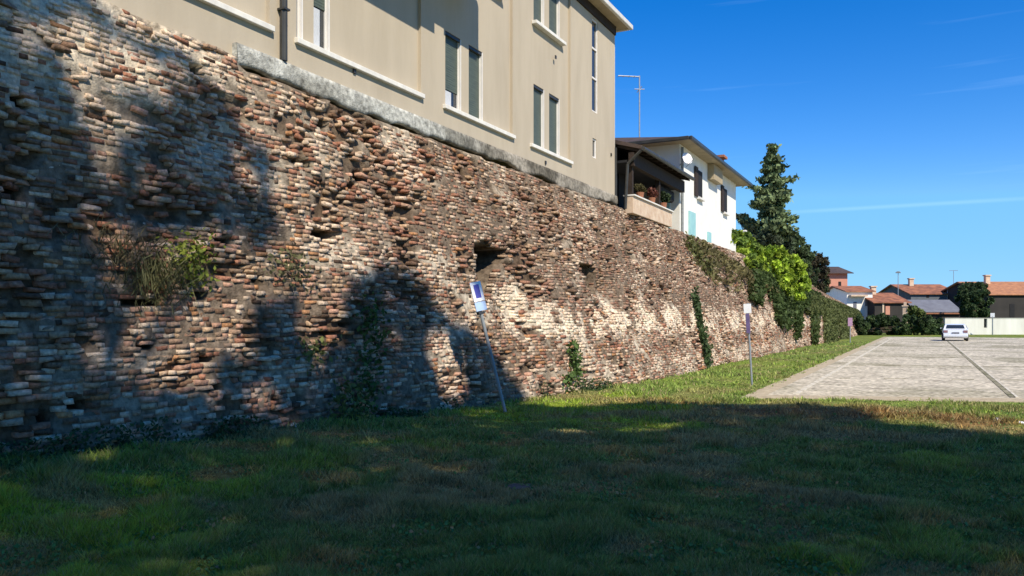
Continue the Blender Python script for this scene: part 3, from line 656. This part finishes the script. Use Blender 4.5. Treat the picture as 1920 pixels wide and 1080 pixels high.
for q_ in (.25, .5, .75, 1): m.tube((-.85*q_-.06, -.5*q_+.1, H_-.05), (-.85*q_+.06, -.5*q_-.1, H_-.05), .015)
m.build('antenna', M['metal'], an)
m = MB(); m.tube((-.2, -.12, H_-.62), (.2, .12, H_-.62), .02); m.tube((-.12, 0, H_-.75), (.12, .0, H_-.5), .02); m.build('antenna', M['metal'], an)

# ================================================================ TREES
def local(P, base): return P-np.array(base)
def conifer(label, base, H, Rm, tint, n=15000, seed=1):
    t = thing('conifer_tree', label, 'tree', base); rr = random.Random(seed)
    m = MB(); m.tube((0, 0, 0), (0, 0, H*.5), .28, .16, 10); m.tube((0, 0, H*.5), (0, 0, H), .16, .02, 8); m.build('trunk', M['bark'], t)
    P = []; Tn = []; lm = MB(); lev = 34
    for i in range(lev):
        f = (i+.5)/lev; z0 = H*(.17+.82*f); env = Rm*((1-f)**.8)*(.8+.35*math.sin(i*1.7+seed))+.15
        if f < .12: env *= .7
        for k in range(rr.randint(4, 6)):
            a = rr.uniform(0, 6.28); L_ = env*rr.uniform(.55, 1.15)
            if rr.random() < .12: L_ *= 1.35
            ex, ey = math.cos(a)*L_, math.sin(a)*L_; ez = z0+L_*rr.uniform(.05, .35)
            lm.tube((0, 0, z0), (ex, ey, ez), .05, .012, 5); nn = max(8, int(n*L_/260)); 
            q = rng.random(nn)**.7; c_ = np.stack([ex*q, ey*q, z0+(ez-z0)*q], -1)
            c_ += rng.normal(size=(nn, 3))*np.array([.24, .24, .13])*(1.15-q*.6)[:, None]*min(1, L_)
            P.append(c_); Tn.append(np.full(nn, rr.uniform(.6, 1.5)))
    lm.build('limbs', M['bark'], t)
    P = np.concatenate(P); Tn = np.concatenate(Tn); leaves('crown', P, .22, tint, M['needle'], t, jit=.4, clump=Tn, droop=.2); return t
def broadleaf(name, label, base, lobes, n, size, tint, cat='tree', tint2=None, trunk_r=.15, trunk_h=None, group=None, shell=.45, mat='leaf', clumps=30):
    """lobes: (dx,dy,dz,rx,ry,rz) around base; foliage gathered in clumps through the lobes"""
    t = thing(name, label, cat, base, 0, group); L_ = np.array(lobes, float)
    C, k = blob_pts(L_[:, :3], L_[:, 3:], clumps*len(L_), shell); cr_ = (L_[k, 3:].mean(1))*rng.uniform(.16, .34, len(C)); 
    P, kk = blob_pts(C, cr_, n, .25); cl = rng.uniform(.6, 1.45, len(C))[kk]
    tt = np.broadcast_to(np.array(tint), (n, 3)).copy()
    if tint2 is not None:
        pick = (rng.random(len(C)) < .45)[kk]; tt[pick] = np.array(tint2)
    leaves('crown' if cat == 'tree' else 'foliage', P, size, tt, M[mat], t, jit=.3, clump=cl)
    m = MB(); th = trunk_h or L_[:, 2].min(); m.tube((0, 0, -.1), (0, 0, th), trunk_r, trunk_r*.7, 8)
    for q in L_[:12]: limb_mb(m, (0, 0, th*.9), (q[0], q[1], q[2]), trunk_r*.6, .02, 3)
    m.build('trunk' if cat == 'tree' else 'stems', M['bark'], t); return t
b = W(1447, 450, 54); conifer('tall dark conifer standing against the sky beyond the white house', (b[0], b[1], 4.9), W(1447, 268, 54)[2]-4.9, 2.05, (.14, .185, .085), 12500, 3)
def T(u, v, z, g=None): x, y, h = W(u, v, z); return (x, y, h)
def lob(base, items):       # (u,v,z,radius px u, radius px v) -> lobe in metres
    o_ = []
    for (u, v, z, ru, rv) in items:
        x, y, h = W(u, v, z); rx = ru/F*z; o_.append((x-base[0], y-base[1], h-base[2], rx, rx*1.3, rv/F*z))
    return o_
def shrub(name, label, items, n, size, tint, tint2=None, cat='shrub', bz=4.9, **k):
    x, y, _ = W(items[0][0], items[0][1], items[0][2]); base = (x, y, bz); return broadleaf(name, label, base, lob(base, items), n, size, tint, cat, tint2, **k)
shrub('shrub', 'dark green shrub beside the white house at the wall top', [(1350, 448, 41, 28, 22), (1375, 462, 42, 26, 26), (1398, 462, 43, 22, 25), (1400, 490, 41, 22, 22), (1425, 510, 44, 20, 22), (1360, 480, 40, 16, 12)], 13000, .13, (.13, .20, .04), (.26, .35, .04), trunk_r=.08, trunk_h=.2)
shrub('shrub', 'bright yellow-green shrub spilling over the wall top', [(1395, 466, 43, 22, 20), (1405, 490, 42, 22, 18), (1420, 478, 44, 26, 26), (1450, 488, 46, 28, 26), (1478, 506, 48, 28, 26), (1500, 526, 50, 20, 26), (1462, 530, 46, 26, 24), (1490, 548, 49, 20, 20), (1430, 515, 44, 20, 16)], 20000, .15, (.32, .43, .045), (.18, .27, .03), trunk_r=.08, trunk_h=.2)
shrub('shrub', 'grey-green shrub below the tall conifer', [(1440, 450, 53, 26, 14), (1470, 458, 55, 22, 22), (1415, 440, 54, 14, 12)], 6000, .17, (.07, .09, .05), (.05, .075, .04), trunk_r=.08, trunk_h=.2)
shrub('broadleaf_tree', 'dark rounded tree right of the tall conifer', [(1500, 470, 70, 22, 26), (1485, 450, 68, 14, 18), (1500, 500, 70, 24, 22)], 9000, .17, (.08, .12, .05), (.06, .09, .035), 'tree', 4.0)
shrub('purple_leaved_tree', 'dark purplish leafed tree left of the salmon house', [(1530, 500, 82, 22, 28), (1545, 520, 84, 14, 26), (1515, 520, 80, 20, 24), (1530, 545, 82, 26, 16)], 10000, .18, (.065, .055, .03), (.05, .075, .03), 'tree', 3.6)
# creeper over the far wall
def creeper(label, u0, u1, vt, vb, n, size, tint, seed):
    uu = rng.uniform(u0, u1, n); q = rng.random(n)**1.3
    strand = fbm(uu*.09, uu*0, seed, 3); top = np.interp(uu, [u0, u1], vt); bot = np.interp(uu, [u0, u1], vb)
    bot = top+(bot-top)*(.35+1.0*sm(strand, .35, .65)); vv = top+(bot-top)*q
    P = wallpt(uu, vv); P[:, 0] += .1+rng.random(n)*.3; base = P.mean(0)
    t = thing('creeper', label, 'creeper', tuple(base)); cl = .6+.9*fbm(P[:, 1]*1.2, P[:, 2]*2, seed+3, 3)
    leaves('foliage', P-base, size, tint, M['leaf'], t, jit=.35, clump=cl)
creeper('dark hanging creeper below the bright yellow-green shrub', 1400, 1530, (505, 550), (545, 640), 9000, .2, (.055, .085, .025), 3)
creeper('thick green creeper covering the far end of the wall', 1508, 1612, (548, 585), (640, 640), 26000, .19, (.11, .13, .045), 9)
creeper('olive brown creeper hanging from the wall top above the white-topped sign', 1300, 1450, (450, 540), (500, 575), 1500, .12, (.14, .125, .055), 14)

# ================================================================ FAR BUILDINGS
def away(u0, u1, z):       # plan frame of a building front seen square on; returns origin, right and back unit vectors
    a = Vector(W(u0, 600, z)); b = Vector(W(u1, 600, z)); return a, b
def house(name, label, cat, u0, u1, z, dep, vev, wallmat, roofmat, vr=None, parts=(), gable=True, over=.3):
    p0 = Vector(W(u0, 600, z)); p1 = Vector(W(u1, 600, z)); wd = (p1-p0).length; ang = math.atan2(p1.y-p0.y, p1.x-p0.x)
    t = thing(name, label, cat, (p0.x, p0.y, 0), ang); he = EYE+(600-vev)/F*z; sc = F/z
    m = MB(); m.box(0, wd, 0, dep, -.2, he); m.build('wall', wallmat, t)
    hr = EYE+(600-vr)/F*(z+dep/2) if vr else he+.3
    m = MB(); y0, y1 = -over, dep+over; prof = [(-over, y0, he+.002), (-over, dep/2, hr), (-over, y1, he+.002), (-over, y1, he-.1), (-over, dep/2, hr-.2), (-over, y0, he-.1)]
    m.prism([Vector(p) for p in prof], (wd+2*over, 0, 0)); m.build('roof', roofmat, t)
    g = MB(); g.prism([Vector((0, 0, he)), Vector((0, dep, he)), Vector((0, dep/2, hr-.22))], (wd, 0, 0)); g.build('gable', wallmat, t)
    if name in ('shaded_house', 'red_roofed_shed', 'long_barn'):
        q = MB(); xq = wd*(.3 if name != 'long_barn' else .12); q.box(xq, xq+.6, dep*.4, dep*.4+.5, hr-1.0, hr+.7); q.box(xq-.1, xq+.7, dep*.4-.1, dep*.4+.6, hr+.7, hr+.85); q.build('chimney', M['creamwall'], t)
    def P(u, v): return ((u-u0)/F*z, EYE+(600-v)/F*z)
    for (nm, ua, ub, va, vb, pm, pr) in parts:
        xa, za = P(ua, vb); xb, zb_ = P(ub, va); q = MB(); q.box(xa, xb, -pr, -.003, za, zb_); q.build(nm, pm, t)
    return t
house('salmon_house', 'salmon pink house at the far end of the wall', 'house', 1545, 1589, 108, 9, 512, M['pink'], M['darktile'], 500, [('window', 1572, 1577, 528, 539, M['dark'], .05)], over=.6)
house('low_white_building', 'low white building right of the salmon house', 'building', 1588, 1636, 100, 8, 546, M['white'], M['tile'], 536,
      [('canopy', 1591, 1622, 553, 556, M['creamwall'], .8), ('window', 1622, 1629, 562, 574, M['slate'], .05), ('door', 1600, 1606, 566, 584, M['slate'], .05)])
house('red_roofed_shed', 'low shed with red tiled roof and dark open front behind the hedge', 'shed', 1640, 1703, 98, 9, 567, M['darkwall'], M['tile'], 549,
      [('post', 1654, 1657, 568, 592, M['creamwall'], .1), ('panel', 1660, 1668, 574, 590, M['pink'], .08)])
house('shaded_house', 'house with shaded grey-blue front and red tiled roof left of the bushy tree', 'house', 1708, 1798, 112, 11, 551, M['shadewall'], M['tile'], 533,
      [('window', 1737, 1742, 554, 558, M['dark'], .04), ('white_gable', 1776, 1797, 543, 561, M['white'], .12)])
house('grey_lean_to', 'low grey sheet roofed lean-to in front of the shaded house', 'shed', 1722, 1800, 100, 6, 585, M['darkwall'], M['slate'], 562, [('fascia', 1722, 1800, 585, 589, M['terracotta'], .3)])
house('long_barn', 'long dark barn with orange tiled roof behind the white yard wall', 'barn', 1856, 2200, 102, 14, 552, M['darkwall'], M['orangetile'], 528,
      [('door', 1893, 1902, 570, 597, M['dark'], .04), ('fascia', 1856, 2200, 552, 555, M['dark'], .2)])
# yard wall
p0 = Vector(W(1772, 600, 88)); p1 = Vector(W(2250, 600, 88)); wd = (p1-p0).length
yw = thing('white_yard_wall', 'long white painted yard wall at the end of the parking lot', 'wall', (p0.x, p0.y, 0), math.atan2(p1.y-p0.y, p1.x-p0.x))
g0 = (1845-1772)/F*88; g1 = (1851-1772)/F*88
m = MB(); m.box(0, g0, 0, .25, -.1, 1.77).box(g1, wd, 0, .25, -.1, 1.77).box(g0, g1, .003, .247, -.1, .75); m.build('wall', M['whitewall'], yw)
m = MB(); m.box(-.02, wd, -.04, .29, 1.772, 1.82); m.build('coping', M['whitewall'], yw)
m = MB(); m.box(g0, g1, .3, .34, .7, 1.7); m.build('shutter', M['dark'], yw)  # plain dark panel set behind the narrow gap in the wall
sp = thing('short_post', 'short pale post with a small white plate before the yard wall', 'post', (*W(1861, 600, 86)[:2], 0), -TH*0)
m = MB(); m.tube((0, 0, 0), (0, 0, 2.0), .06); m.build('pole', M['metal'], sp)
m = MB(); m.box(-.2, .2, -.05, -.02, 1.9, 2.35); m.build('plate', M['signwhite'], sp)
gp = thing('gate_pillar', 'small cream pillar showing above the hedge', 'pillar', (*W(1697, 600, 90)[:2], 0))
m = MB(); m.box(-.25, .25, -.25, .25, 0, 3.1).box(-.33, .33, -.33, .33, 3.1, 3.25).box(-.15, .15, -.15, .15, 3.25, 3.6); m.build('shaft', M['creamwall'], gp, bevel=.02)
# hedge (one clipped mass, trimmed as one thing)
it = [(1612+i*13, 612+(i % 3)*2, 84+((i*7) % 3), 14, 20+((i*5) % 4)) for i in range(12)]
shrub('hedge', 'dark green hedge across the far end of the lawn', it, 42000, .16, (.07, .11, .04), (.03, .055, .02), 'hedge', 0.0, trunk_r=.06, trunk_h=.4, clumps=26)
shrub('broadleaf_tree', 'bushy green tree between the shaded house and the long barn', [(1827, 548, 95, 22, 20), (1812, 560, 95, 18, 18), (1842, 562, 95, 18, 18), (1825, 580, 95, 26, 16), (1806, 540, 95, 10, 10), (1838, 535, 95, 12, 10)], 18000, .17, (.05, .085, .03), (.035, .06, .025), 'tree', 0, trunk_r=.2)
shrub('shrub', 'small light green bush between the pillar and the grey lean-to', [(1712, 582, 90, 12, 12), (1722, 590, 90, 12, 10)], 2600, .2, (.10, .13, .035), None, 'shrub', 0, trunk_r=.06)
shrub('shrub', 'small dark shrub at the right corner of the white house', [(1395, 412, 58, 9, 10), (1385, 405, 58, 7, 7), (1402, 428, 58, 9, 12)], 1500, .2, (.05, .075, .04), None, 'shrub', 4.9, trunk_r=.06)
gp2 = thing('garden_pillar', 'small white garden pillar right of the white house', 'pillar', (*W(1393, 600, 50)[:2], 4.9))
m = MB(); m.box(-.16, .16, -.16, .16, 0, 2.2).box(-.22, .22, -.22, .22, 2.2, 2.3); m.build('shaft', M['white'], gp2, bevel=.02)
lp = thing('street_lamp', 'thin street lamp rising over the red roofed shed', 'street lamp', (*W(1684, 600, 110)[:2], 0))
h_ = W(1684, 512, 110)[2]; m = MB(); m.tube((0, 0, 0), (0, 0, h_), .07, .04); m.build('pole', M['metal'], lp)
m = MB(); m.box(-.32, .32, -.2, .2, h_, h_+.14).box(-.2, .2, -.12, .12, h_+.141, h_+.24); m.build('lamp_head', M['dullmetal'], lp, bevel=.03)
ta = thing('roof_aerial', 'small aerial above the roof of the shaded house', 'aerial', (*W(1788, 600, 116)[:2], 6.2))
h_ = W(1788, 507, 116)[2]-6.2; m = MB(); m.tube((0, 0, -.5), (0, 0, h_), .035); m.build('mast', M['metal'], ta)
m = MB()
for q_ in range(5): m.tube((-.5+q_*.25, -.2, h_-.02), (-.5+q_*.25, .2, h_-.02), .02)
m.tube((-.55, 0, h_-.02), (.55, 0, h_-.02), .03); m.build('antenna', M['metal'], ta)

# ================================================================ CAR
cx, cy = G(1790, 638.8); car = thing('parked_car', 'white parked saloon car seen from behind at the far end of the parking lot', 'car', (cx, cy, .015), 0)
prof = [(-2.1, .42), (-2.14, .62), (-2.08, .92), (-1.55, .98), (-1.02, 1.30), (-.3, 1.37), (.45, 1.32), (1.05, .96), (1.85, .82), (2.1, .6), (2.12, .38), (1.7, .24), (-1.8, .24)]
def sect(xs, inset_top):
    return [(xs*(1-(max(0, z-.9)*.42 if inset_top else 0)), y, z) for y, z in prof]
m = MB(); cols = [(-.80, 1), (-.86, 1), (.86, 1), (.80, 1)]; n_ = len(prof); vs = []
for i, (xs, it_) in enumerate(cols):
    sc_ = .97 if i in (0, 3) else 1
    xs_ = xs
    vs.append([(xs_*(1-max(0, z-.9)*.42) if i in (1, 2) else xs_*(1-max(0, z-.9)*.42)*.0+xs_*(1-max(0, z-.9)*.46)*1.08, y*sc_, (z-.6)*sc_+.6) for y, z in prof])
for a_, b_ in zip(vs, vs[1:]):
    for i in range(n_): j = (i+1) % n_; m.poly([a_[i], a_[j], b_[j], b_[i]])
m.poly(vs[0]); m.poly(vs[3][::-1]); body = m.build('body', M['carpaint'], car, bevel=.03)
def cb(name, mat, pts, vec): q = MB(); q.prism([Vector(p) for p in pts], vec); return q.build(name, mat, car)
cb('rear_window', M['glass'], [(-.66, -1.52, 1.015), (.66, -1.52, 1.015), (.58, -1.10, 1.27), (-.58, -1.10, 1.27)], (0, -.03, .02))
cb('windscreen', M['glass'], [(-.6, .55, 1.28), (.6, .55, 1.28), (.68, 1.0, 1.0), (-.68, 1.0, 1.0)], (0, .03, .03))
for sx in (-1, 1):
    cb('side_window', M['glass'], [(sx*.855, -1.25, 1.0), (sx*.855, .8, 1.0), (sx*.765, .35, 1.26), (sx*.765, -.85, 1.26)], (sx*.02, 0, 0))
    q = MB(); q.box(min(sx*.55, sx*.84), max(sx*.55, sx*.84), -2.16, -2.09, .68, .86); q.build('tail_light', M['red'], car)
    for y in (-1.35, 1.3):
        q = MB(); q.tube((sx*.72, y, .31), (sx*.91, y, .31), .31, n=20); wh = q.build('wheel', M['tyre'], car)
        q = MB(); q.tube((sx*.915, y, .31), (sx*.925, y, .31), .19, n=14); q.build('rim', M['metal'], wh)
    q = MB(); q.box(min(sx*.9, sx*1.03), max(sx*.9, sx*1.03), .55, .68, .95, 1.05); q.build('mirror', M['carpaint'], car)
q = MB(); q.box(-.26, .26, -2.17, -2.145, .6, .71); q.build('number_plate', M['slate'], car)
q = MB(); q.box(-.86, .86, -2.2, -2.05, .34, .56); q.build('bumper', M['carpaint'], car, bevel=.04)

car.scale = (.94, .94, .94)
# ================================================================ SIGNS
def sign_post(name, label, gu_, gv, height, lean_u, parts, pole_r=.028, polemat='dullmetal', rz=0):
    x, y = G(gu_, gv); zc = F*EYE/(gv-600.0)
    t = thing(name, label, 'sign', (x, y, float(gz(x, y))-.02))
    # lean sideways in the plane of the wall
    d = Vector((CT, ST, 0))*(-lean_u/F*zc) + Vector((0, 0, height)); L_ = d.length
    m = MB(); m.tube((0, 0, 0), (0, 0, L_), pole_r, n=10); m.tube((0, 0, L_), (0, 0, L_+.02), pole_r*1.3, n=10); m.build('pole', M[polemat], t)
    for nm, mat, a in parts:
        q = MB(); q.box(*a); q.build(nm, M[mat], t, bevel=.004)
    t.rotation_mode = 'QUATERNION'; q0 = d.to_track_quat('Z', 'Y'); from mathutils import Quaternion
    base_q = Vector((0, 0, 1)).rotation_difference(d.normalized()); t.rotation_quaternion = base_q @ Quaternion((0, 0, 1), rz)
    return t
# near leaning sign: white plate with a blue field, pale plate below; plates seen half from the side
sign_post('parking_sign', 'leaning grey pole with blue and white sign plates in front of the tree shadow', 948, 770, 2.28, 60, [
    ('panel', 'signwhite', (-.13, .13, -.05, -.035, 2.03, 2.38)), ('blue_field', 'signblue', (-.065, .065, -.054, -.0502, 2.09, 2.33)),
    ('plate', 'signpale', (-.13, .13, -.05, -.035, 1.86, 2.02)), ('bracket', 'pipe', (-.07, .07, -.034, .035, 1.80, 1.85))], .03, 'dullmetal', R(72))
sign_post('parking_sign', 'upright pole with square white top plate and narrow purple plate in the sunny grass', 1410, 722, 2.03, 9, [
    ('panel', 'signwhite', (-.09, .09, -.05, -.03, 1.81, 2.04)), ('plate', 'purple', (-.055, .04, -.05, -.03, 1.32, 1.80))], .026, 'metal', R(8))
sign_post('parking_sign', 'distant pole with faded pink plate near the creeper covered wall end', 1594, 642, 1.75, 0, [
    ('panel', 'pinksign', (-.15, .15, -.05, -.03, 1.2, 1.8))], .035, 'metal', R(8))
# bits lying on the grass
def rock(name, label, u, v, r, mat, cat='stone', flat=.6):
    x, y = G(u, v); me = bmesh.new(); bmesh.ops.create_icosphere(me, subdivisions=2, radius=r)
    for q_ in me.verts: q_.co *= random.uniform(.8, 1.15); q_.co.z *= flat
    d_ = bpy.data.meshes.new(name); me.to_mesh(d_); me.free(); d_.materials.append(mat)
    o = bpy.data.objects.new(name, d_); COL.objects.link(o); o.location = (x, y, float(gz(x, y))+r*flat*.5); tag(o, label, cat); return o
rock('stone', 'pale stone at the wall foot beside the dark weeds', 552, 812, .07, M['stone'])
rock('stone', 'small grey stone in the middle of the shaded lawn', 1168, 920, .025, M['stone'])
rock('stone', 'small pale pebble at the lower front edge of the lawn', 1118, 1070, .025, M['stone'])
rock('paper_scrap', 'white scrap lying on the sunny grass at the right', 1870, 787, .05, M['signwhite'], 'litter')
rock('paper_scrap', 'white scrap at the right edge of the sunny grass', 1915, 793, .05, M['signwhite'], 'litter')
rock('flat_stone', 'flat grey slab sunk in the shaded lawn', 975, 908, .15, M['darkstone'], 'stone', .1)

# ================================================================ SHADE TREES (right of and behind the viewer)
def shade_tree(label, C, n, size, base, lobeC, tr=.28):
    sp_ = np.array(W(893, 562, 13.6)); dv = C-sp_; al = dv@(-LV); C = C[np.linalg.norm(dv-al[:, None]*(-LV), axis=1) > .55]  # leaves cleared along the sun line so light reaches the leaning sign
    t = thing('shade_tree', label, 'tree', (base[0], base[1], 0)); C = C-np.array([base[0], base[1], 0])
    leaves('crown', C, size, (.05, .085, .03), M['leaf'], t, jit=.3)
    m = MB(); zt = np.min(C[:, 2]); limb_mb(m, (0, 0, -.1), (0, 0, zt), tr, tr*.75, 5, .05)
    for i in range(16):
        q = C[rng.integers(0, len(C))]; limb_mb(m, (0, 0, zt*random.uniform(.8, 1)), tuple(q), tr*.35, .02, 4)
    m.build('trunk', M['bark'], t)
LV = np.array(LD)
def from_wall(polys, cut, n, t0, spread, gap, seed):
    uu = rng.uniform(-250, 1000, n*8); vv = rng.uniform(-60, 900, n*8); ok = np.zeros(len(uu), bool)
    wu = uu+60*(fbm(uu*.02, vv*.02, seed, 3)-.5); wv = vv+60*(fbm(uu*.02, vv*.02, seed+5, 3)-.5)
    for P_ in polys: ok |= inpoly(wu, wv, P_)
    for P_ in cut: ok &= ~inpoly(wu, wv, P_)
    ok &= fbm(uu*.022, vv*.03, seed+9, 4) > gap
    pts = wallpt(uu[ok], vv[ok])[:n]; t = t0+rng.uniform(-spread, spread, len(pts)); return pts-LV[None]*t[:, None]
D1 = [(-250, -60), (60, -60), (180, 20), (330, 90), (430, 185), (500, 280), (525, 420), (520, 470), (400, 430), (310, 440), (200, 430), (180, 520), (215, 600), (170, 650), (200, 720), (330, 740), (400, 790), (480, 770), (560, 740), (640, 790), (640, 840), (-250, 930)]
L1 = [(60, 40), (130, 20), (260, 90), (380, 150), (400, 195), (300, 170), (210, 190), (235, 330), (165, 320), (130, 180)]
D2 = [(480, 560), (550, 540), (540, 620), (610, 700), (590, 760), (430, 740), (400, 680), (470, 640)]
D3 = [(665, 540), (700, 495), (760, 500), (850, 580), (905, 650), (940, 680), (980, 740), (975, 775), (700, 820), (690, 700), (668, 640)]
C = from_wall([D1, D2], [L1], 15000, 24, 1.6, .42, 4); shade_tree('tall tree outside the view whose shade falls on the left of the brick wall', C, 0, .17, (4.5, -3.5), None)
C = from_wall([D3], [], 6500, 25, 1.5, .37, 8)
def crown_over(gx, gy, rx, ry, hc, n):
    a = rng.uniform(0, 6.283, n); r_ = np.sqrt(rng.random(n))*(1+.10*np.sin(5*a+1)+.06*np.sin(11*a)); g = np.stack([gx+rx*r_*np.cos(a), gy+ry*r_*np.sin(a), np.zeros(n)], -1)
    g = g[fbm(g[:, 0]*.9, g[:, 1]*.9, 88, 4) > .18]; h_ = hc+rng.uniform(-1.6, 1.6, len(g)); return g-LV[None]*(h_/.707)[:, None]
C2 = crown_over(-3.3, 9.6, 5.6, 5.7, 15, 20000)
shade_tree('broad tree outside the view whose shade edges the front lawn', np.concatenate([C, C2]), 0, .22, (8.2, 2.0), None)
C3 = crown_over(1.1, 5.9, 5.2, 7.2, 13.5, 19000); shade_tree('broad tree right of the viewer shading the right of the lawn', C3, 0, .22, (11.2, .5), None)
C4 = crown_over(-4.0, 1.5, 5.5, 4.6, 14.5, 14000); shade_tree('broad tree behind the viewer shading the near lawn', C4, 0, .22, (7.0, -7.5), None)
